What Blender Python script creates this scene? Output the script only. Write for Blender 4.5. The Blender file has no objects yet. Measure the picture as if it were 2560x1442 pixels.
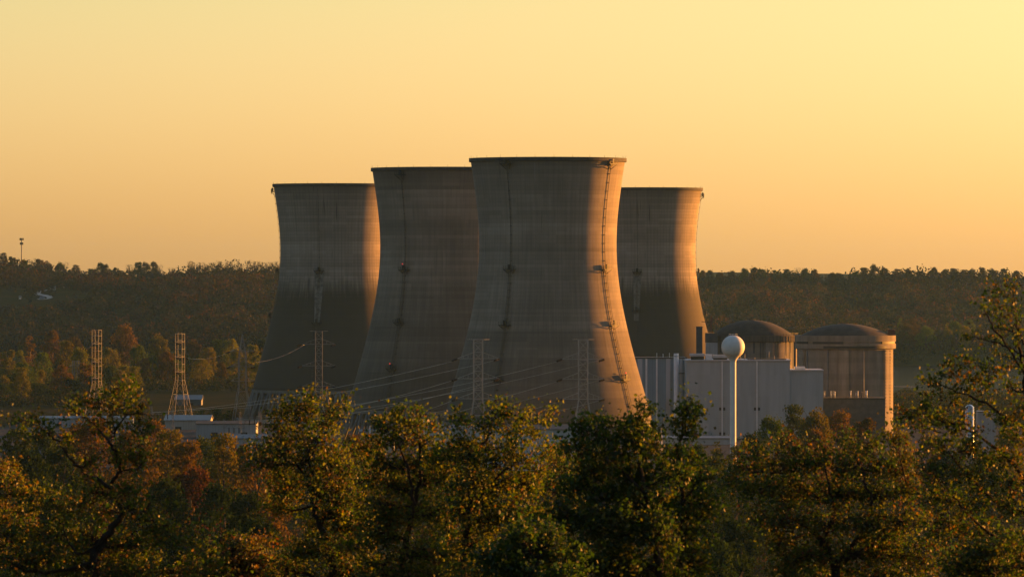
import bpy, math, random
import numpy as np
from mathutils import Vector, Matrix

SC = bpy.context.scene
COL = SC.collection
# ------------------------------------------------------------------ camera, sky, sun, exposure
CAMZ, F, HOR = 69.0, 14222.0, 690.0          # eye height, focal length in photo pixels, horizon row
cd = bpy.data.cameras.new('camera'); cam = bpy.data.objects.new('camera', cd); COL.objects.link(cam)
cam.location = (0, 0, CAMZ); cam.rotation_euler = (math.pi / 2, 0, 0)
cd.lens = 200; cd.sensor_width = 36; cd.shift_y = -(721 - HOR) / 2560
cd.clip_start = 1; cd.clip_end = 40000
cd.dof.use_dof = True; cd.dof.focus_distance = 2100; cd.dof.aperture_fstop = 6.3
SC.camera = cam

SUN_AZ, SUN_EL = math.radians(57.5), math.radians(3.8)
wd = bpy.data.worlds.new("World"); SC.world = wd; wd.use_nodes = True
wn = wd.node_tree
sky = wn.nodes.new('ShaderNodeTexSky'); sky.sky_type = 'NISHITA'; sky.sun_disc = False
sky.sun_elevation = SUN_EL; sky.sun_rotation = SUN_AZ
sky.dust_density = 2.0; sky.air_density = 1.0; sky.ozone_density = 1.0
geo = wn.nodes.new('ShaderNodeTexCoord')
mp = wn.nodes.new('ShaderNodeVectorMath'); mp.operation = 'MULTIPLY_ADD'    # hazy horizon: read the sky a little higher
mp.inputs[1].default_value = (1, 1, 0.80); mp.inputs[2].default_value = (0, 0, 0.013)
wn.links.new(geo.outputs['Generated'], mp.inputs[0]); wn.links.new(mp.outputs[0], sky.inputs[0])
bg = wn.nodes['Background']; bg.inputs[1].default_value = 0.15
bw = wn.nodes.new('ShaderNodeRGBToBW'); wn.links.new(sky.outputs[0], bw.inputs[0])       # thin cloudless air: rein in the glow round the sun
mxn = wn.nodes.new('ShaderNodeMath'); mxn.operation = 'MAXIMUM'; mxn.inputs[1].default_value = 2.5; wn.links.new(bw.outputs[0], mxn.inputs[0])
dvn = wn.nodes.new('ShaderNodeMath'); dvn.operation = 'DIVIDE'; dvn.inputs[0].default_value = 2.5; wn.links.new(mxn.outputs[0], dvn.inputs[1])
scn = wn.nodes.new('ShaderNodeVectorMath'); scn.operation = 'SCALE'; wn.links.new(sky.outputs[0], scn.inputs[0]); wn.links.new(dvn.outputs[0], scn.inputs['Scale'])
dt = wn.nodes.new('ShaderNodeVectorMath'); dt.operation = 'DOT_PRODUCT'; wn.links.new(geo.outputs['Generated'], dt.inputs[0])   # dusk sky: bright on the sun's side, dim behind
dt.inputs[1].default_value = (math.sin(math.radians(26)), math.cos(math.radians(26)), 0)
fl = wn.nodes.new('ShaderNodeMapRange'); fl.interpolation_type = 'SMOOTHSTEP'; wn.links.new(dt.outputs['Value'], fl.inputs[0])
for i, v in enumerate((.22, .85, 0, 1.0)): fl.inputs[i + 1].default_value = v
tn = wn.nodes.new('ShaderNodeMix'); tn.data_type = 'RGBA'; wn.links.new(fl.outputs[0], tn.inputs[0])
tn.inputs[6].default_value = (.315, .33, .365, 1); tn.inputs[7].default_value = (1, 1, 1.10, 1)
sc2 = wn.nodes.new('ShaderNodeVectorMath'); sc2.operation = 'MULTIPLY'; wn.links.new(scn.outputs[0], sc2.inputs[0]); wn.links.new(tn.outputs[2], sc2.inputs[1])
sx = wn.nodes.new('ShaderNodeSeparateXYZ'); wn.links.new(geo.outputs['Generated'], sx.inputs[0])                     # peach low down, pale yellow higher
el = wn.nodes.new('ShaderNodeMapRange'); wn.links.new(sx.outputs[2], el.inputs[0])
for i, v in enumerate((0, .05, 0, 1.0)): el.inputs[i + 1].default_value = v
tl = wn.nodes.new('ShaderNodeMix'); tl.data_type = 'RGBA'; wn.links.new(el.outputs[0], tl.inputs[0])
tl.inputs[6].default_value = (1.30, 1.27, 2.0, 1); tl.inputs[7].default_value = (.89, .935, 1.05, 1)
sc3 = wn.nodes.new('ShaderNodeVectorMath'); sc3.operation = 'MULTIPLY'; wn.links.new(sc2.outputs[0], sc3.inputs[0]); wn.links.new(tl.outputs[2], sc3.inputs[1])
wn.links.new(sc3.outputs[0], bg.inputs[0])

sl = bpy.data.lights.new('sun', 'SUN'); sl.energy = 5.0; sl.angle = math.radians(0.6); sl.color = (1.0, 0.37, 0.055)
so = bpy.data.objects.new('sun', sl); COL.objects.link(so)
SUNV = Vector((math.sin(SUN_AZ) * math.cos(SUN_EL), math.cos(SUN_AZ) * math.cos(SUN_EL), math.sin(SUN_EL)))
so.rotation_euler = SUNV.to_track_quat('Z', 'Y').to_euler(); so.location = (300, 300, 400)

SC.view_settings.view_transform = 'Standard'; SC.view_settings.look = 'None'
SC.view_settings.gamma = 1; SC.view_settings.exposure = 1.65
SC.cycles.use_denoising = True
SC.cycles.max_bounces = 5; SC.cycles.diffuse_bounces = 3; SC.cycles.glossy_bounces = 2
SC.cycles.transmission_bounces = 3; SC.cycles.volume_bounces = 0
SC.cycles.caustics_reflective = False; SC.cycles.caustics_refractive = False

# ------------------------------------------------------------------ helpers
rng = np.random.default_rng(7); rnd = random.Random(7)

def P(px, py, d):                             # the place seen at photo pixel (px, py) at distance d
    return Vector(((px - 1280) / F * d, d, CAMZ - (py - HOR) / F * d))
def PX(px, d): return (px - 1280) / F * d
def PZ(py, d): return CAMZ - (py - HOR) / F * d

class MB:
    def __init__(s): s.v = []; s.f = []; s.sm = []
    def add(s, vs, fs, smooth=False):
        o = len(s.v); s.v += [tuple(v) for v in vs]
        s.f += [tuple(i + o for i in f) for f in fs]; s.sm += [smooth] * len(fs)
    def box(s, c, size, rot=0.0):
        hx, hy, hz = size[0] / 2, size[1] / 2, size[2] / 2
        cr, sr = math.cos(rot), math.sin(rot); vs = []
        for z in (-hz, hz):
            for x, y in ((-hx, -hy), (hx, -hy), (hx, hy), (-hx, hy)):
                vs.append((c[0] + x * cr - y * sr, c[1] + x * sr + y * cr, c[2] + z))
        s.add(vs, [(0, 3, 2, 1), (4, 5, 6, 7), (0, 1, 5, 4), (1, 2, 6, 5), (2, 3, 7, 6), (3, 0, 4, 7)])
        return s
    def bb(s, x0, x1, y0, y1, z0, z1):
        return s.box(((x0 + x1) / 2, (y0 + y1) / 2, (z0 + z1) / 2), (abs(x1 - x0), abs(y1 - y0), abs(z1 - z0)))
    def tube(s, pts, rad, n=6, cap=True, smooth=True):
        pts = [Vector(p) for p in pts]
        if not hasattr(rad, '__len__'): rad = [rad] * len(pts)
        vs = []
        for i, p in enumerate(pts):
            t = (pts[min(i + 1, len(pts) - 1)] - pts[max(i - 1, 0)])
            if t.length < 1e-9: t = Vector((0, 0, 1))
            t.normalize()
            up = Vector((0, 1, 0)) if abs(t.y) < 0.9 else Vector((1, 0, 0))
            a = t.cross(up).normalized(); b = t.cross(a)
            for k in range(n):
                q = 2 * math.pi * (k + .5) / n
                vs.append(p + (a * math.cos(q) + b * math.sin(q)) * rad[i])
        fs = []
        for i in range(len(pts) - 1):
            for k in range(n):
                fs.append((i * n + k, i * n + (k + 1) % n, (i + 1) * n + (k + 1) % n, (i + 1) * n + k))
        if cap:
            fs.append(tuple(range(n))[::-1]); fs.append(tuple((len(pts) - 1) * n + k for k in range(n)))
        s.add(vs, fs, smooth and n > 4); return s
    def bar(s, a, b, w): return s.tube([a, b], w * .7071, 4, True, False)
    def lathe(s, prof, c=(0, 0), n=48, a0=0.0, a1=2 * math.pi, closed=False, smooth=True):
        full = abs(a1 - a0 - 2 * math.pi) < 1e-6
        m = n if full else n + 1; vs = []
        for r, z in prof:
            for k in range(m):
                q = a0 + (a1 - a0) * k / n
                vs.append((c[0] + r * math.sin(q), c[1] - r * math.cos(q), z))
        fs = []; L = len(prof)
        for i in range(L if closed else L - 1):
            j = (i + 1) % L
            for k in range(n):
                k2 = (k + 1) % m
                fs.append((i * m + k, i * m + k2, j * m + k2, j * m + k))
        if closed and not full:
            fs.append(tuple(i * m for i in range(L))); fs.append(tuple(i * m + n for i in range(L))[::-1])
        s.add(vs, fs, smooth); return s
    def mesh(s, name, mat):
        me = bpy.data.meshes.new(name); me.from_pydata(s.v, [], s.f)
        me.polygons.foreach_set('use_smooth', s.sm); me.materials.append(mat); me.update()
        return me
    def build(s, name, mat, parent=None, loc=None):
        return link(name, s.mesh(name, mat), parent, loc)

def link(name, me, parent=None, loc=None, rotz=0.0):
    o = bpy.data.objects.new(name, me); COL.objects.link(o)
    if parent: o.parent = parent
    if loc is not None: o.location = loc
    if rotz: o.rotation_euler[2] = rotz
    return o
def tag(o, label=None, cat=None, group=None, kind=None):
    if label: o['label'] = label
    if cat: o['category'] = cat
    if group: o['group'] = group
    if kind: o['kind'] = kind
    return o
def thing(name, label, cat, loc=(0, 0, 0), rotz=0.0, group=None):
    o = bpy.data.objects.new(name, None); COL.objects.link(o); o.location = loc; o.rotation_euler = (0, 0, rotz)
    o.empty_display_size = .5
    return tag(o, label, cat, group)

def np_mesh(name, V, nper, mat, col=None, smooth=False):
    """V: (faces, nper, 3) unshared polygons; col: (faces, 3) colour per face."""
    n = V.shape[0]; me = bpy.data.meshes.new(name)
    me.vertices.add(n * nper); me.vertices.foreach_set('co', V.reshape(-1).astype(np.float32))
    me.loops.add(n * nper); me.loops.foreach_set('vertex_index', np.arange(n * nper, dtype=np.int32))
    me.polygons.add(n); me.polygons.foreach_set('loop_start', np.arange(0, n * nper, nper, dtype=np.int32))
    me.polygons.foreach_set('loop_total', np.full(n, nper, dtype=np.int32))
    if col is not None:
        c = np.ones((n, nper, 4), np.float32); c[:, :, :3] = col[:, None, :]
        at = me.attributes.new('leaf_colour', 'FLOAT_COLOR', 'POINT'); at.data.foreach_set('color', c.reshape(-1))
    me.materials.append(mat); me.update(calc_edges=True)
    return me

# ------------------------------------------------------------------ materials
def mat_new(name, rough=.8, spec=.2):
    m = bpy.data.materials.new(name); m.use_nodes = True; nt = m.node_tree
    b = nt.nodes['Principled BSDF']; b.inputs['Roughness'].default_value = rough
    b.inputs['Specular IOR Level'].default_value = spec
    return m, nt, b
class NB:
    def __init__(s, nt): s.nt = nt
    def _in(s, sock, v):
        if isinstance(v, bpy.types.NodeSocket): s.nt.links.new(v, sock)
        elif v is not None: sock.default_value = v
    def math(s, op, a, b=None, c=None, clamp=False):
        n = s.nt.nodes.new('ShaderNodeMath'); n.operation = op; n.use_clamp = clamp
        s._in(n.inputs[0], a); s._in(n.inputs[1], b); s._in(n.inputs[2], c); return n.outputs[0]
    def comb(s, x, y, z):
        n = s.nt.nodes.new('ShaderNodeCombineXYZ')
        for i, v in enumerate((x, y, z)): s._in(n.inputs[i], v)
        return n.outputs[0]
    def sep(s, v):
        n = s.nt.nodes.new('ShaderNodeSeparateXYZ'); s._in(n.inputs[0], v); return n.outputs
    def noise(s, vec, scale=1.0, detail=3, rough=.55):
        n = s.nt.nodes.new('ShaderNodeTexNoise'); s._in(n.inputs['Vector'], vec)
        n.inputs['Scale'].default_value = scale; n.inputs['Detail'].default_value = detail
        n.inputs['Roughness'].default_value = rough; return n.outputs[0]
    def white(s, v):
        n = s.nt.nodes.new('ShaderNodeTexWhiteNoise'); n.noise_dimensions = '3D'; s._in(n.inputs['Vector'], v); return n.outputs[0]
    def ramp(s, f, lo, hi, a=0.0, b=1.0):
        n = s.nt.nodes.new('ShaderNodeMapRange'); n.interpolation_type = 'SMOOTHSTEP'
        s._in(n.inputs[0], f)
        for i, v in enumerate((lo, hi, a, b)): n.inputs[i + 1].default_value = v
        return n.outputs[0]
    def mix(s, f, a, b, op='MIX'):
        n = s.nt.nodes.new('ShaderNodeMix'); n.data_type = 'RGBA'; n.blend_type = op
        s._in(n.inputs[0], f)
        for i, v in ((6, a), (7, b)):
            s._in(n.inputs[i], (*v, 1) if isinstance(v, tuple) and len(v) == 3 else v)
        return n.outputs[2]
    def obj(s):
        return s.nt.nodes.new('ShaderNodeTexCoord').outputs['Object']
    def pos(s):
        return s.nt.nodes.new('ShaderNodeNewGeometry').outputs['Position']

def flat(name, col, rough=.75, metal=0.0, vary=.18, scale=.5, spec=.3):
    m, nt, b = mat_new(name, rough, spec); q = NB(nt)
    f = q.ramp(q.noise(q.pos(), scale, 4), .3, .7, 1 - vary, 1 + vary)
    c = q.mix(1.0, col, q.comb(f, f, f), 'MULTIPLY')
    nt.links.new(c, b.inputs['Base Color']); b.inputs['Metallic'].default_value = metal
    return m

def concrete_tower(name, base, dark_low=0.0, grid=.0, seed=0.0, dark_streak=.5, pale_streak=.3):
    m, nt, b = mat_new(name, .9, .2); q = NB(nt)
    x, y, z = q.sep(q.obj())
    ang = q.math('MULTIPLY', q.math('ARCTAN2', x, q.math('MULTIPLY', y, -1)), 30.0)
    ang = q.math('ADD', ang, seed)
    big = q.noise(q.comb(q.math('MULTIPLY', ang, .035), seed, q.math('MULTIPLY', z, .025)), 1, 4)
    fine = q.noise(q.comb(q.math('MULTIPLY', ang, .75), seed + 9, q.math('MULTIPLY', z, .045)), 1, 4, .65)
    lift = q.white(q.comb(seed, 3.3, q.math('FLOOR', q.math('DIVIDE', z, 1.5))))
    lift2 = q.white(q.comb(seed, 5.7, q.math('FLOOR', q.math('DIVIDE', z, 6.1))))
    k = q.math('MULTIPLY', q.ramp(big, .3, .7, .82, 1.15), q.ramp(fine, .25, .75, .87, 1.13))
    k = q.math('MULTIPLY', k, q.ramp(lift, 0, 1, .9, 1.09))
    k = q.math('MULTIPLY', k, q.ramp(lift2, 0, 1, .86, 1.14))
    patch = q.white(q.comb(q.math('FLOOR', q.math('ADD', q.math('DIVIDE', ang, 7.6), q.math('MULTIPLY', lift2, 5))), seed, q.math('FLOOR', q.math('DIVIDE', z, 3.0))))
    k = q.math('MULTIPLY', k, q.ramp(patch, 0, 1, .93, 1.07))
    # formwork joints
    fz = q.math('FRACT', q.math('DIVIDE', z, 1.5)); fa = q.math('FRACT', q.math('DIVIDE', ang, 1.9))
    joint = q.math('MAXIMUM', q.math('LESS_THAN', fz, .14), q.math('LESS_THAN', fa, .12))
    k = q.math('MULTIPLY', k, q.math('SUBTRACT', 1.0, q.math('MULTIPLY', joint, grid)))
    c = q.mix(1.0, base, q.comb(k, k, k), 'MULTIPLY')
    # seepage streaks: dark and lime-pale runs
    st = q.noise(q.comb(q.math('MULTIPLY', ang, .55), seed + 31, q.math('MULTIPLY', z, .035)), 1, 2, .5)
    zone = q.noise(q.comb(q.math('MULTIPLY', ang, .06), seed + 50, q.math('MULTIPLY', z, .03)), 1, 2)
    d = q.math('MULTIPLY', q.ramp(st, .62, .70), q.ramp(zone, .45, .6))
    c = q.mix(q.math('MULTIPLY', d, dark_streak), c, (base[0] * .28, base[1] * .28, base[2] * .28))
    sp = q.noise(q.comb(q.math('MULTIPLY', ang, .62), seed + 77, q.math('MULTIPLY', z, .03)), 1, 2, .5)
    zp = q.noise(q.comb(q.math('MULTIPLY', ang, .05), seed + 91, q.math('MULTIPLY', z, .035)), 1, 2)
    d = q.math('MULTIPLY', q.ramp(sp, .64, .72), q.ramp(zp, .5, .62))
    c = q.mix(q.math('MULTIPLY', d, pale_streak), c, (.52, .53, .54))
    # top collar weathering
    c = q.mix(q.math('MULTIPLY', q.ramp(q.math('ADD', z, q.math('MULTIPLY', fine, 4)), 104, 113), .35), c, (base[0] * .45, base[1] * .45, base[2] * .45))
    # algae on the lower shell, then a wider darkening towards the base
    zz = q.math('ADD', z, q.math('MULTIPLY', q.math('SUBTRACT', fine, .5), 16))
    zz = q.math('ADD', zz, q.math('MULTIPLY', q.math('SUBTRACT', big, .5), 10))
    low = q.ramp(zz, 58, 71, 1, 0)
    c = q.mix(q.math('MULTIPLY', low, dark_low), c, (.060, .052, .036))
    low2 = q.ramp(zz, 12, 78, 1, 0)  # stain, deepened in the colour to stand for sunlight fading lower down
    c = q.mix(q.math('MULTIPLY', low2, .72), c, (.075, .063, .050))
    nt.links.new(c, b.inputs['Base Color'])
    return m

def leaf_mat(name, use_obj, transl=.45):
    m = bpy.data.materials.new(name); m.use_nodes = True; nt = m.node_tree; nt.nodes.clear(); q = NB(nt)
    at = nt.nodes.new('ShaderNodeAttribute'); at.attribute_name = 'leaf_colour'
    c = at.outputs['Color']
    if use_obj:
        oi = nt.nodes.new('ShaderNodeObjectInfo'); c = q.mix(1.0, c, oi.outputs['Color'], 'MULTIPLY')
    df = nt.nodes.new('ShaderNodeBsdfDiffuse'); tr = nt.nodes.new('ShaderNodeBsdfTranslucent')
    nt.links.new(c, df.inputs[0]); c2 = q.mix(1.0, c, (1.3, 1.4, .5), 'MULTIPLY'); nt.links.new(c2, tr.inputs[0])
    mx = nt.nodes.new('ShaderNodeMixShader'); mx.inputs[0].default_value = transl
    nt.links.new(df.outputs[0], mx.inputs[1]); nt.links.new(tr.outputs[0], mx.inputs[2])
    last = mx.outputs[0]
    if name == 'autumn_leaf':
        gl = nt.nodes.new('ShaderNodeBsdfGlossy'); gl.inputs['Roughness'].default_value = .5; gl.inputs[0].default_value = (.9, .9, .9, 1)
        m2 = nt.nodes.new('ShaderNodeMixShader'); m2.inputs[0].default_value = .03
        nt.links.new(last, m2.inputs[1]); nt.links.new(gl.outputs[0], m2.inputs[2]); last = m2.outputs[0]
    out = nt.nodes.new('ShaderNodeOutputMaterial'); nt.links.new(last, out.inputs[0])
    return m

def siding(name, col, rib=.6, depth=.12, rough=.55):
    m, nt, b = mat_new(name, rough, .35); q = NB(nt)
    x, y, z = q.sep(q.pos())
    u = q.math('ADD', x, q.math('MULTIPLY', y, .37))
    f = q.math('LESS_THAN', q.math('FRACT', q.math('DIVIDE', u, rib)), .22)
    pan = q.white(q.comb(q.math('FLOOR', q.math('DIVIDE', u, rib * 3)), 1.0, q.math('FLOOR', q.math('DIVIDE', z, 9.0))))
    st = q.noise(q.comb(q.math('MULTIPLY', u, .5), 0, q.math('MULTIPLY', z, .05)), 1, 3)
    k = q.math('SUBTRACT', 1.0, q.math('MULTIPLY', f, depth))
    k = q.math('MULTIPLY', k, q.ramp(pan, 0, 1, .95, 1.03)); k = q.math('MULTIPLY', k, q.ramp(st, .3, .75, 1.03, .9))
    nt.links.new(q.mix(1.0, col, q.comb(k, k, k), 'MULTIPLY'), b.inputs['Base Color'])
    return m

M = {}
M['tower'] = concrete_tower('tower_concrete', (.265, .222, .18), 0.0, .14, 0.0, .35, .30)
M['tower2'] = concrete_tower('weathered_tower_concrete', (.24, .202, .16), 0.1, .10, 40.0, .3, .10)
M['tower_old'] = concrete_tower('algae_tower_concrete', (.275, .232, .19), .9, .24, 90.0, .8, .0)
M['rim'] = flat('rim_concrete', (.075, .068, .06), .9)
M['leg'] = flat('leg_concrete', (.16, .15, .135), .9)
M['basin'] = flat('basin_concrete', (.24, .23, .21), .9)
M['steel_dark'] = flat('dark_steel', (.035, .032, .03), .6)
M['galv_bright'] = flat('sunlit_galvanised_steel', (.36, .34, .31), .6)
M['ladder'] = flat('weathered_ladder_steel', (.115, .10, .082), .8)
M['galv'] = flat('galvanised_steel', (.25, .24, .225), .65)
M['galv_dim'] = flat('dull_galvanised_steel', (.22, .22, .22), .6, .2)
M['insul'] = flat('brown_porcelain', (.022, .018, .016), .9, 0, .1, .5, 0)
M['wire'] = flat('aluminium_wire', (.36, .34, .32), .4, .5)
M['white'] = siding('white_siding', (.40, .44, .46), .6, .06)
M['white2'] = siding('white_step_siding', (.38, .42, .44), .8, .04)
M['blue'] = siding('blue_siding', (.23, .33, .41), 1.1, .10)
M['bluepale'] = siding('pale_blue_siding', (.46, .50, .54), .5, .10)
M['trim'] = flat('white_trim', (.74, .74, .74), .5, 0, .06)
M['louvre'] = flat('grey_louvre', (.44, .45, .46), .6, 0, .06)
M['roof'] = flat('dark_roof', (.06, .055, .05), .9)
M['glass'] = flat('dark_window', (.02, .022, .03), .15, 0, .1, .5, .6)
M['cont'] = None
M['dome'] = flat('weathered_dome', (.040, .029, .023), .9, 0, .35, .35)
M['paint_white'] = flat('white_tank_paint', (.76, .74, .72), .6, 0, .07, .35, .25)
M['tin'] = flat('white_metal_roof', (.105, .115, .125), .55, 0, .08, .2)
M['wallgrey'] = siding('grey_metal_wall', (.34, .36, .39), 1.2, .10)
M['walltan'] = siding('tan_metal_wall', (.42, .37, .33), 1.2, .08)
M['rust'] = flat('rusty_red_steel', (.16, .05, .03), .8)
M['navy'] = flat('slate_blue_panel', (.045, .055, .075), .7)
M['lowdark'] = flat('dark_block_wall', (.085, .085, .09), .85)
M['bark'] = flat('bark', (.028, .022, .017), .95, 0, .3, 3)
M['farbark'] = flat('grey_bark', (.07, .058, .045), .95, 0, .3, 1)
M['steelshine'] = flat('bright_tank_steel', (.42, .42, .42), .2, .9, .05, .2)
M['leaf'] = leaf_mat('autumn_leaf', False, .58)
M['foliage'] = leaf_mat('distant_foliage', True, .22)
M['wood'] = leaf_mat('far_wood_foliage', False, .12)

def cont_mat():
    m, nt, b = mat_new('containment_concrete', .9, .2); q = NB(nt)
    x, y, z = q.sep(q.obj())
    ang = q.math('MULTIPLY', q.math('ARCTAN2', x, q.math('MULTIPLY', y, -1)), 20.0)
    n1 = q.noise(q.comb(q.math('MULTIPLY', ang, .35), 2.0, q.math('MULTIPLY', z, .04)), 1, 4, .6)
    n2 = q.noise(q.comb(q.math('MULTIPLY', ang, .08), 7.0, q.math('MULTIPLY', z, .09)), 1, 4, .6)
    lift = q.white(q.comb(1.0, 4.4, q.math('FLOOR', q.math('DIVIDE', z, 2.4))))
    k = q.math('MULTIPLY', q.ramp(n1, .3, .7, .75, 1.15), q.ramp(n2, .3, .7, .85, 1.12))
    k = q.math('MULTIPLY', k, q.ramp(lift, 0, 1, .93, 1.06))
    oi = nt.nodes.new('ShaderNodeObjectInfo')
    nt.links.new(q.mix(1.0, oi.outputs['Color'], q.comb(k, k, k), 'MULTIPLY'), b.inputs['Base Color'])
    return m
M['cont'] = cont_mat()
def emit(name, col, s):
    m = bpy.data.materials.new(name); m.use_nodes = True; b = m.node_tree.nodes['Principled BSDF']
    b.inputs['Base Color'].default_value = (*col, 1); b.inputs['Emission Color'].default_value = (*col, 1); b.inputs['Emission Strength'].default_value = s
    return m
M['red'] = emit('red_beacon', (1, .06, .05), .22)

# ------------------------------------------------------------------ terrain and river
def smooth(a, b, x):
    t = np.clip((x - a) / (b - a), 0, 1); return t * t * (3 - 2 * t)
RIDGE_PX = np.array([-900, -300, 0, 90, 180, 250, 340, 430, 470, 560, 690, 1000, 1700, 1745, 1790, 1880, 2000, 2060, 2110, 2200, 2400, 2560, 2900, 3500])
RIDGE_Y = np.array([650, 655, 658, 668, 684, 690, 686, 694, 684, 676, 674, 690, 700, 708, 698, 690, 692, 708, 694, 686, 692, 698, 690, 690]) + 8.0
PROF_Y = np.array([-700, -100, 0, 30, 60, 100, 150, 200, 300, 420, 560, 700, 900, 1100, 1400, 1900, 3300])
PROF_Z = np.array([72, 68.5, 67.3, 66.7, 64.6, 59.5, 52.5, 46.5, 37.5, 28, 19, 12, 5, 2, .5, 0, 0])
NR = np.random.default_rng(3); WAV = [(NR.uniform(-1, 1) * f, NR.uniform(-1, 1) * f, NR.uniform(0, 6.28), a) for f, a in ((.004, 1.), (.006, .8), (.011, .5), (.016, .35), (.028, .2), (.04, .14), (.05, .1))]
def wav(x, y): return sum(a * np.sin(x * fx + y * fy + p) for fx, fy, p, a in WAV)
def height(x, y):
    x = np.asarray(x, float); y = np.asarray(y, float)
    z = np.interp(y, PROF_Y, PROF_Z)
    z = z + wav(x * 3, y * 3) * 1.2 * smooth(80, 400, y) * (1 - smooth(900, 1500, y))
    # river: right-hand reach begins beyond the plant, left-hand reach behind the island wood
    near = 3350 + (1 - smooth(60, 230, x)) * 900
    z = z - 7 * smooth(near - 40, near + 40, y) * (1 - smooth(4560, 4640, y))
    pxr = 1280 + x * F / 6000.0
    ridge = CAMZ - (np.interp(pxr, RIDGE_PX, RIDGE_Y) - HOR) / F * 6000
    t = np.clip((y - 4600) / 1400, 0, 1)
    hill = ridge * (t ** .85) + wav(x, y) * 5 * np.sin(np.pi * np.clip(t, 0, 1))
    z = z + np.where(y > 4600, np.where(y < 6000, hill, ridge * (1 - smooth(6100, 8200, y) * .9)), 0)
    far = 66 + 8 * np.sin(x * .0016 + 1) + 4 * np.sin(x * .004)
    z = z + smooth(9000, 11500, y) * (far - 8)
    return z
def terrain():
    ys = np.concatenate([np.linspace(-700, 0, 15), np.arange(12, 420, 12), np.arange(420, 4500, 60), np.arange(4500, 6300, 30), np.arange(6300, 13001, 250)])
    xs = np.concatenate([np.linspace(-2500, -700, 19)[:-1], np.linspace(-700, 700, 71), np.linspace(700, 2500, 19)[1:]])
    X, Y = np.meshgrid(xs, ys); Z = height(X, Y)
    v = np.stack([X, Y, Z], -1).reshape(-1, 3); nx = len(xs); ny = len(ys)
    me = bpy.data.meshes.new('ground')
    f = [(j * nx + i, j * nx + i + 1, (j + 1) * nx + i + 1, (j + 1) * nx + i) for j in range(ny - 1) for i in range(nx - 1)]
    me.from_pydata(v.tolist(), [], f); me.polygons.foreach_set('use_smooth', [True] * len(f))
    m, nt, b = mat_new('ground_cover', 1.0, 0.0); q = NB(nt)
    p = q.pos(); x, y, z = q.sep(p)
    n1 = q.noise(p, .03, 5); n2 = q.noise(p, .25, 4)
    grass = q.mix(q.ramp(n1, .35, .65), (.030, .036, .014), (.055, .046, .020))
    grass = q.mix(q.math('MULTIPLY', n2, .5), grass, (.05, .038, .02))
    yard = q.math('MULTIPLY', q.ramp(y, 1990, 2080), q.ramp(y, 2560, 2680, 1, 0))
    gravel = q.mix(q.ramp(n2, .35, .65), (.075, .070, .065), (.11, .105, .10))
    nt.links.new(q.mix(yard, grass, gravel), b.inputs['Base Color']); me.materials.append(m)
    tag(link('ground', me), kind='structure')
    w, nt, b = mat_new('river_water', .9, 0.0); q = NB(nt); b.inputs['Base Color'].default_value = (.012, .015, .014, 1)
    gl = nt.nodes.new('ShaderNodeBsdfGlossy'); gl.inputs['Roughness'].default_value = .12
    bp = nt.nodes.new('ShaderNodeBump'); bp.inputs['Strength'].default_value = .05; bp.inputs['Distance'].default_value = .3
    nt.links.new(q.noise(q.pos(), .35, 3), bp.inputs['Height']); nt.links.new(bp.outputs[0], gl.inputs['Normal'])
    mx = nt.nodes.new('ShaderNodeMixShader'); mx.inputs[0].default_value = .07
    nt.links.new(b.outputs[0], mx.inputs[1]); nt.links.new(gl.outputs[0], mx.inputs[2]); nt.links.new(mx.outputs[0], nt.nodes['Material Output'].inputs[0])
    me = bpy.data.meshes.new('river')
    me.from_pydata([(-2490, 3200, -3.5), (2490, 3200, -3.5), (2490, 4700, -3.5), (-2490, 4700, -3.5)], [], [(0, 1, 2, 3)]); me.materials.append(w)
    tag(link('river', me), kind='structure')
terrain()
v = [(PX(px, d), d + 12 * math.sin(px * .2), -3.35) for px, d in ((2236, 3712), (2262, 3706), (2300, 3700), (2304, 3716), (2270, 3728), (2238, 3730))]
b = MB(); b.add(v, [tuple(range(6))]); tag(b.build('sandbar', flat('pale_gravel_bar', (.20, .19, .17), .95, spec=0)), kind='structure')

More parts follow.
